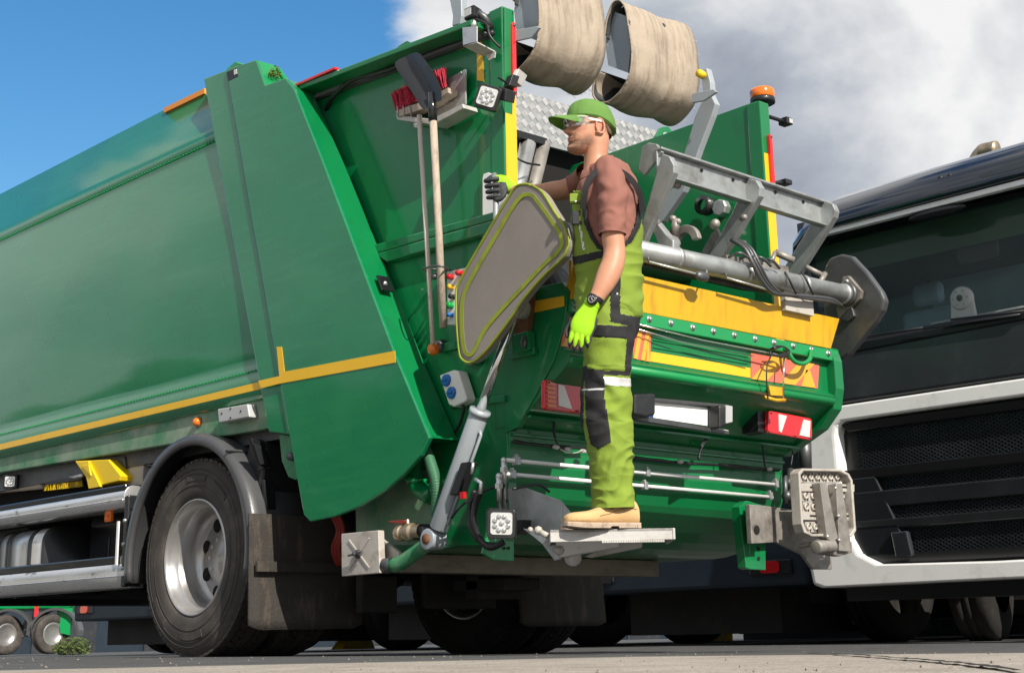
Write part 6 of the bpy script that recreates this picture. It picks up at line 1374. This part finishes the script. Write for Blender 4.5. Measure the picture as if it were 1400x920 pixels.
# pillars and windscreen glass, slightly raked
rk_ = .10
zv = X(1300, 283, FX).z
def RK(y, z): return P2(y, z, FX+rk_*(z-zb1)/(zv-zb1))
kp(M().prism([RK(yl-.03, zb1), RK(yl-.03, zv), RK(yl-.13, zv), RK(yl-.15, zv-.25), RK(yl-.17, zb1+.15), RK(yl-.25, zb1)], (.09, 0, 0)), 'cab_pillar', 'cab_navy', bevel=.02, seg=3)
kp(M().prism([RK(yl-.10, zb1+.01), RK(yl-.08, zv), RK(YR0, zv), RK(YR0, zb1+.01)], (.006, 0, 0)), 'windscreen', 'glass_dark')
# side wall with window opening, rear wall, floor, roof
b = M(); b.box((FX+.12, yl-.08, zt1), (FX+2.2, yl-.02, zb1+.05)); b.box((FX+.12, yl-.08, zv-.35), (FX+2.2, yl-.02, zv+.2)); b.box((FX+1.15, yl-.08, zb1), (FX+2.2, yl-.02, zv)); b.box((FX+.12, yl-.08, zb1), (FX+.22, yl-.02, zv)); kp(b, 'cab_side', 'cab_navy')
b = M(); b.box((FX+1.9, YR0, zt1), (FX+2.0, yl-.08, zv+.2)); kp(b, 'cab_rear_wall', 'sky_reflect_blue')
b = M(); b.box((FX+.1, YR0, zb1-.25), (FX+.75, yl-.09, zb1-.02)); b.box((FX+.12, YR0, zb1-.03), (FX+.5, yl-.4, zb1+.05)); kp(b, 'dashboard', 'cab_black', bevel=.03)
b = M(); b.prism([(FX+.14, YR0, zv-.02), (FX+.14, yl-.12, zv-.02), (FX+.22, yl-.12, zv-.24), (FX+.22, YR0, zv-.24)], (.012, 0, 0)); kp(b, 'sun_blind', 'interior_green')
b = M(); b.box((FX+.1, YR0, zv-.01), (FX+2.0, yl-.09, zv+.02)); kp(b, 'cab_ceiling', 'cab_black')
for yy in (5.9, 4.6):
    b = M(); b.box((FX+1.0, yy-.25, zb1-.5), (FX+1.15, yy+.25, zb1+.38)); b.box((FX+.98, yy-.13, zb1+.40), (FX+1.08, yy+.13, zb1+.58)); kp(b, 'seat', 'sky_reflect_blue', bevel=.06, seg=3)
M_ = M(); c = X(1335, 341, FX+.25); kp(M_.prism(rrect(c, (0, .16, 0), (0, 0, .095), .05), (.03, 0, 0)), 'driver_mirror', 'cab_black', bevel=.01)
# white round disc on the dashboard
c = X(1314, 408, FX+.22); b = M(); b.lathe([(0, .02), (.075, .018), (.085, 0), (.085, -.03)], c, (-1, 0, 0), 28); b.prism([c+V((0, -.085, 0)), c+V((0, .085, 0)), c+V((0, .10, -.16)), c+V((0, -.10, -.16))], (.03, 0, 0)); fo = kp(b, 'dashboard_disc', 'plastic_white', bevel=.008)
kp(M().lathe([(0, .012), (.022, .01), (.024, 0)], c+V((-.02, 0, 0)), (-1, 0, 0), 8), 'disc_hub', 'cab_black', fo)
b = M(); [b.lathe([(0, .004), (.008, .003)], c+V((-.019, math.cos(k*1.05)*.055, math.sin(k*1.05)*.055)), (-1, 0, 0), 8) for k in range(6)]; kp(b, 'disc_hole', 'plastic_grey', fo)
b = M(); b.box((FX+.3, X(1390, 440, FX).y, zb1+.05), (FX+.5, X(1240, 440, FX).y, zb1+.10)); kp(b, 'dashboard_tray', 'plastic_grey', bevel=.01)
# visor and roof
zst = X(1300, 271, FX-.1).z
v0, v1 = FX-.16, FX-.02
kp(M().prism([P2(YR0, zv+.03, v0+.02), P2(yl-.22, zv+.02, v0+.04), P2(yl-.06, zv-.04, v1), P2(yl-.05, zv-.075, v1), P2(yl-.22, zv-.02, v0+.04), P2(YR0, zv-.01, v0+.02)], (.05, 0, 0)), 'visor_trim', 'cab_white', bevel=.004)
b = M(); rs = []
for y, dx, dz in ((YR0, 0, .02), (5.2, 0, .01), (6.0, .01, -.0), (6.22, .03, -.03), (6.34, .07, -.07), (6.40, .14, -.12)):
    prf = [(v0, zv+.02), (v0-.005, zv+.07), (v0+.03, zv+.15), (v0+.10, zv+.24), (v0+.22, zv+.31), (v0+.5, zv+.37), (v0+1.2, zv+.42), (v0+1.2, zv)]
    rs.append([P2(y, z+dz*(1+(z-zv)*4), x+dx) for x, z in prf])
b.rings(rs); vs_ = kp(b, 'roof_visor', 'cab_navy', bevel=.01)
kp(M().prism([P2(X(1352, 235, FX).y, zv+.12, v0+.0), P2(X(1400, 225, FX).y, zv+.17, v0+.02), P2(YR0, zv+.19, v0+.03), P2(YR0, zv+.10, v0-.01), P2(X(1360, 240, FX).y, zv+.09, v0-.01)], (.02, 0, 0)), 'roof_lamp', 'glass_dark', vs_, bevel=.01)
for px, py in ((1286, 244), (1299, 241)): kp(M().ball(X(px, py, v0+.06), .022, n=10), 'roof_stud', 'cab_black', vs_)
b = M(); b.ball(X(1281, 291, FX-.10), (.05, .23, .035), n=20); kp(b, 'front_mirror', 'cab_black')
kp(M().tube([X(1300, 290, FX-.1), X(1305, 272, FX-.06)], .03, 10), 'mirror_arm', 'cab_black')
q = X(1352, 222, FX+.35); b = M(); b.tube(smooth_path([q+V((0, .12, -.06)), q+V((0, .11, .02)), q+V((0, .04, .09)), q+V((0, -.07, .08))], 6), [.05]*12+[.055]*4+[.06]*3, 18); kp(b, 'air_horn', 'brass')
# lower structure and wheels
kp(M().box((FX+.15, YR0, zl0-.10), (FX+.4, yl-.2, zl0+.1)), 'bumper_underside', 'cab_black')
b = M(); b.box((FX+.5, 4.3, .35), (FX+7, 4.5, .6)); b.box((FX+.5, 5.9, .35), (FX+7, 6.1, .6)); b.box((FX+1.2, 4.2, .22), (FX+1.5, 6.2, .45)); b.box((FX+2.2, 4.0, .2), (FX+5, 6.3, .8)); kp(b, 'chassis', 'underbody')
kp(M().box((FX+2.05, 3.95, zt1-.3), (FX+8.5, 6.42, 2.6)), 'load_box', 'container_navy')
zc = gz(9, 5)+.505
def plain_wheel(p, loc, s=1, m='tyre_dark', rimm='rim_steel', ax='X'):
    o = M().lathe([(.0, .07), (.17, .09), (.22, .05), (.27, .02), (.295, .03)], (0, 0, 0), EX, 24).obj('wheel', rimm, p); o.location = loc; o.scale = (s, s, s)
    t_ = M().lathe([(.295, .03), (.32, .004), (.42, 0), (.48, .012), (.505, .045), (.505, .10), (.495, .102), (.495, .112), (.505, .114), (.505, .16), (.495, .162), (.495, .172), (.505, .174), (.505, .22), (.505, .25), (.49, .28), (.42, .3), (.3, .3)], (0, 0, 0), EX, 48).obj('tyre', m, o); t_.matrix_parent_inverse = Matrix()
    return o
for y, x in ((6.02, FX+1.3), (4.35, FX+1.3), (6.02, FX+5.5)):
    o = plain_wheel(K, (x, y, zc)); o.rotation_euler = (0, 0, RAD(-90+(16 if x < FX+2 else 0)))
# ================================================================ second dark lorry behind
def lorry2(ya_, lab):
    K2 = thing('lorry', lab, 'truck', (10.6, ya_+1.3, gz(9, ya_)), 'dark lorries parked in a row'); fx2 = 9.3; yb2 = ya_+2.48; dz_ = gz(9, ya_)-gz(9, 7)
    zb2 = X(960, 806, fx2).z+dz_; Bk = lambda b, n_, m, p=K2, **k: b.obj(n_, m, p, **k)
    b2_ = Bk(M().prism([(fx2, ya_, zb2), (fx2-.02, ya_, zb2+.25), (fx2, ya_, zb2+.75), (fx2+.4, ya_, zb2+.75), (fx2+.4, ya_, zb2)], (0, 2.48, 0)), 'bumper', 'container_navy', bevel=.03)
    for yy in (ya_+.32, yb2-.32):
        Bk(M().box((fx2-.03, yy-.2, zb2+.09), (fx2+.02, yy+.2, zb2+.20)), 'fog_lamp_recess', 'cab_black', b2_, bevel=.01); Bk(M().prism(rrect((fx2-.04, yy, zb2+.145), (0, .09, 0), (0, 0, .045), .03), (.02, 0, 0)), 'fog_lamp', 'red_lens', b2_)
    Bk(M().box((fx2+.1, ya_, zb2+.752), (fx2+2.2, yb2, 2.62)), 'cab', 'cab_grey', bevel=.12, seg=3)
    Bk(M().box((fx2+.06, ya_+.15, 1.75), (fx2+.12, yb2-.15, 2.42)), 'windscreen', 'cab_navy', bevel=.02)
    b = M(); b.box((fx2+.5, ya_+.35, .20), (fx2+8, ya_+.55, .5)); b.box((fx2+.5, yb2-.55, .20), (fx2+8, yb2-.35, .5)); b.box((fx2+1.3, ya_+.3, .12), (fx2+1.6, yb2-.3, .4)); b.box((fx2+2.4, ya_+.1, .10), (fx2+8, yb2-.1, 1.0)); b.box((fx2+.25, ya_+.45, -.02), (fx2+2.4, yb2-.45, .5)); Bk(b, 'chassis', 'underbody')
    Bk(M().box((fx2+2.3, ya_, 1.01), (fx2+9, yb2, 2.5)), 'load_box', 'container_navy')
    for y in (yb2-.05, ya_+.33):
        o = plain_wheel(K2, (fx2+1.35, y, gz(10, 8)+.505+dz_)); o.rotation_euler = (0, 0, RAD(-90))
lorry2(6.70, 'dark navy lorry directly behind the rider, seen mostly as bumper and front wheels')
lorry2(10.0, 'dark navy lorry second in the row, glimpsed between the garbage truck wheels')
lorry2(13.0, 'dark navy lorry third in the row, glimpsed left of the middle wheels')
lorry2(15.8, 'dark navy lorry last in the row, beside the distant green trailer')
# ================================================================ background
def container(name, label, x0, y0, x1, y1, h, m):
    t_ = thing(name, label, 'container', ((x0+x1)/2, (y0+y1)/2, gz((x0+x1)/2, (y0+y1)/2))); z = gz(x0, y0)
    M().box((x0, y0, z-.05), (x1, y1, z+h)).obj('container_body', m, t_, bevel=.02)
    b = M(); y = y0+.1
    while y < y1: b.box((x0-.03, y, z+.06), (x0, y+.08, z+h-.1)); y += .22
    kind(b.obj('corrugation', m, t_), 'stuff')
    for k in range(3):
        b = M(); yy = y0+1.2+k*2.2
        for j in range(7): b.box((x0-.05, yy, z+.12+j*.05), (x0-.03, yy+.9, z+.14+j*.05))
        b.obj('vent', 'cab_grey', t_)
container('shipping_container', 'dark navy steel container on the ground behind the parked lorries', 19, 6.5, 21.5, 15.0, 2.4, 'container_navy')
# low yellow barrier and a trailer wheel behind it
q = Z(980, 877, 0); d17 = ray(981, 870); d17 = d17*(17.0/d17.x)
yb3 = thing('yellow_barrier', 'small bright yellow wedge barrier far behind under the lorries', 'barrier', (17.0, d17.y, gz(17, d17.y)))
b = M(); zg = gz(17, d17.y); b.prism([(17, d17.y-.12, zg), (17, d17.y+.20, zg), (17, d17.y+.05, zg+.42), (17, d17.y-.12, zg+.42)], (.2, 0, 0)); b.obj('barrier_body', 'yellow_plastic', yb3, bevel=.01); b = M(); b.box((16.98, d17.y-.1, zg+.42), (17.22, d17.y+.03, zg+.48)); b.obj('barrier_cap', 'cab_black', yb3)
tw = thing('trailer', 'pale trailer with a silver wheel far behind beside the yellow barrier', 'trailer', (24, 17.5, gz(24, 17)))
zg = gz(24, 17); M().box((24, 16.2, zg+.7), (30, 18.6, zg+3.0)).obj('trailer_body', 'wall_pale', tw, bevel=.05); 
for x in (24.6,):
    for y in (16.25, 18.3): o = plain_wheel(tw, (x, y, zg+.505), m='tyre_rubber'); 
y3 = thing('yellow_barrier', 'low yellow barrier lying far behind, seen under the truck between its wheels', 'barrier', (13, 12.6, gz(13, 12)))
d_ = ray(490, 871); d_ = d_*(14/d_.y); zg = gz(d_.x, 14); b = M(); b.prism([(d_.x-.25, 14, zg+.02), (d_.x+.25, 14, zg+.02), (d_.x+.2, 14, zg+.12), (d_.x-.15, 14, zg+.12)], (0, .2, 0)); y3.location = (d_.x, 14, zg); b.obj('barrier_body', 'yellow_plastic', y3, bevel=.01)
# distant green trailer, lower left
g0 = ray(40, 880); g0 = g0*(30/g0.y); zg = gz(g0.x, 30)
G = thing('trailer', 'small distant green trailer with twin grey fenders at lower left', 'trailer', (g0.x, 30, zg))
u = rh  # roughly across the view
def GP(a, dpt, z): return V((g0.x, 30, zg))+rh*a+nm*dpt+EZ*z
s_ = g0.dot(cw)/F
def gq(px): return (px-40)*s_
b = M(); b.prism([GP(gq(-60), .2, .95), GP(gq(88), .2, .95), GP(gq(88), .2, 2.9), GP(gq(-60), .2, 2.9)], nm*2.2); b.obj('trailer_body', 'distant_green', G, bevel=.04)
b = M(); b.prism([GP(gq(80), .1, .45), GP(gq(92), .1, .40), GP(gq(94), .1, .95), GP(gq(72), .1, .95)], nm*.1); b.obj('side_panel', 'distant_green', G)
b = M(); b.prism([GP(gq(-40), .25, .38), GP(gq(70), .25, .38), GP(gq(70), .25, .52), GP(gq(-40), .25, .52)], nm*.2); b.prism([GP(gq(20), .3, .55), GP(gq(66), .3, .55), GP(gq(60), .3, .8), GP(gq(28), .3, .8)], nm*.2); b.obj('trailer_frame', 'fender_plastic', G)
M().prism([GP(gq(42), .1, .78), GP(gq(47), .1, .78), GP(gq(47), .1, 1.0), GP(gq(42), .1, 1.0)], nm*.05).obj('red_reflector', 'red_lens', G)
M().prism([GP(gq(32), .15, .42), GP(gq(46), .15, .42), GP(gq(46), .15, .70), GP(gq(32), .15, .70)], nm*.15).obj('tool_box', 'aluminium_dull', G)
rz = math.atan2(nm.y, nm.x)
for px in (9, 73):
    o = plain_wheel(G, tuple(GP(gq(px), 0, .43)), .80, 'tyre_rubber', 'rim_steel'); o.rotation_euler = (0, 0, rz+RAD(48))
    b = M(); c_ = GP(gq(px), -.03, .43); rs = []
    for i in range(17):
        a = RAD(-5+190*i/16); rs.append([c_+(rh*math.cos(a)+EZ*math.sin(a))*r_+nm*dd for r_, dd in ((.48, 0), (.53, 0), (.53, .35), (.48, .35))])
    b.rings(rs, sm=False); b.obj('fender', 'fender_plastic', G)
def leafclump(name, label, cat, c, r, n, m, h=1, group=None):
    b = M()
    for k in range(n):
        v_ = V((random.gauss(0, 1), random.gauss(0, 1), random.gauss(0, 1))).normalized()*random.random()**.4; p = V(c)+V((v_.x*r[0], v_.y*r[1], v_.z*r[2])); d = V((random.uniform(-1, 1), random.uniform(-1, 1), random.uniform(-1, 1))).normalized(); e = d.orthogonal().normalized(); s__ = .10*h*random.uniform(.6, 1.3)
        b.add([p-d*s__, p+e*s__*.6, p+d*s__, p-e*s__*.6], [[0, 1, 2, 3]])
    return b
q = ray(98, 888); q = q*(27/q.y); bs_ = leafclump('b', '', '', (q.x, 27, gz(q.x, 27)+.14), (.40, .3, .20), 700, 'leaf', .35)
tag(bs_.obj('shrub', 'leaf'), 'low yellow-green shrub beside the distant green trailer', 'shrub')
wh = thing('warehouse', 'long low dark warehouse closing the yard far behind the parked lorries', 'building', (30, 62, gz(30, 62))); zg = gz(30, 62)
M().box((5, 62, zg-.3), (75, 70, zg+2.1)).obj('wall', 'container_navy', wh)
for k in range(12): M().box((8+k*5.4, 61.9, zg), (11+k*5.4, 61.98, zg+1.8)).obj('roller_door', 'cab_grey', wh)
# trees behind the camera, mirrored in the lacquer of the truck side
def tree(x, y, h, sd, lab):
    random.seed(sd); z = gz(x, y); t_ = thing('tree', 'broad green tree, %s in the row opposite the truck side' % lab, 'tree', (x, y, z), 'trees in the row opposite the truck side')
    b = M(); b.tube([(x, y, z-.1), (x+.1, y, z+h*.3), (x, y+.1, z+h*.65)], [.25, .19, .08], 8)
    for k in range(5): a = k*1.3; b.tube([(x, y, z+h*(.3+.06*k)), (x+math.cos(a)*h*.14, y+math.sin(a)*h*.14, z+h*(.5+.06*k))], [.09, .03], 6)
    b.obj('trunk', 'bark', t_)
    b = M()
    for c in range(16):
        a = random.uniform(0, 6.3); rr = random.random()**.6*h*.27; cz_ = z+h*random.uniform(.36, .88); q_ = leafclump('', '', '', (x+math.cos(a)*rr*(1.2-.6*(cz_-z)/h), y+math.sin(a)*rr*(1.2-.6*(cz_-z)/h), cz_), (h*.14, h*.14, h*.10), 170, '', 2.6)
        b.add(q_.v, q_.f)
    kind(b.obj('crown', 'leaf_dark', t_), 'stuff')
for k in range(11): tree(-15-random.uniform(0, 2), 8+k*4.6, 7.2+random.uniform(-1.0, 1.0), 50+k, ('nearest', 'second', 'third', 'fourth', 'fifth', 'sixth', 'seventh', 'eighth', 'ninth', 'tenth', 'farthest')[k])

# grit on the yard
random.seed(9); b = M()
for k in range(260):
    t = random.random(); px, dd = random.uniform(-30, 1430), 2.2+9*t*t; d = ray(px, 870); p = d*(dd/d.dot(cw)); z = gz(p.x, p.y); s__ = random.uniform(.0015, .0045)*(1+dd*.08)
    b.add([(p.x-s__, p.y-s__, z-.001), (p.x+s__, p.y-s__*.6, z-.001), (p.x+s__*.4, p.y+s__, z-.001), (p.x, p.y, z+s__*.9)], [[0, 1, 3], [1, 2, 3], [2, 0, 3]])
tag(kind(b.obj('grit', 'beam_taupe'), 'stuff'), 'scattered grit and small stones lying on the yard surface', 'grit')

random.seed(5); b = M(); prev = None; pts = [(1105, 889), (1150, 895), (1200, 899), (1250, 903), (1300, 907), (1345, 912), (1400, 921)]; L1 = []
for i in range(len(pts)-1):
    for j in range(8):
        t = j/8; L1.append((pts[i][0]*(1-t)+pts[i+1][0]*t, pts[i][1]*(1-t)+pts[i+1][1]*t+random.uniform(-.5, .5)))
vs = []
for x, y in L1:
    d = ray(x, y); p_ = d*(-.06/d.z); p_ = d*(gz(p_.x, p_.y)/d.z); z = gz(p_.x, p_.y)+.004; w_ = random.uniform(.005, .016); vs += [V((p_.x-w_*.7, p_.y+w_*.7, z)), V((p_.x+w_*.7, p_.y-w_*.7, z))]
b.add(vs, [[2*i, 2*i+1, 2*i+3, 2*i+2] for i in range(len(L1)-1)]); kind(b.obj('pavement_crack', 'underbody'), 'structure')
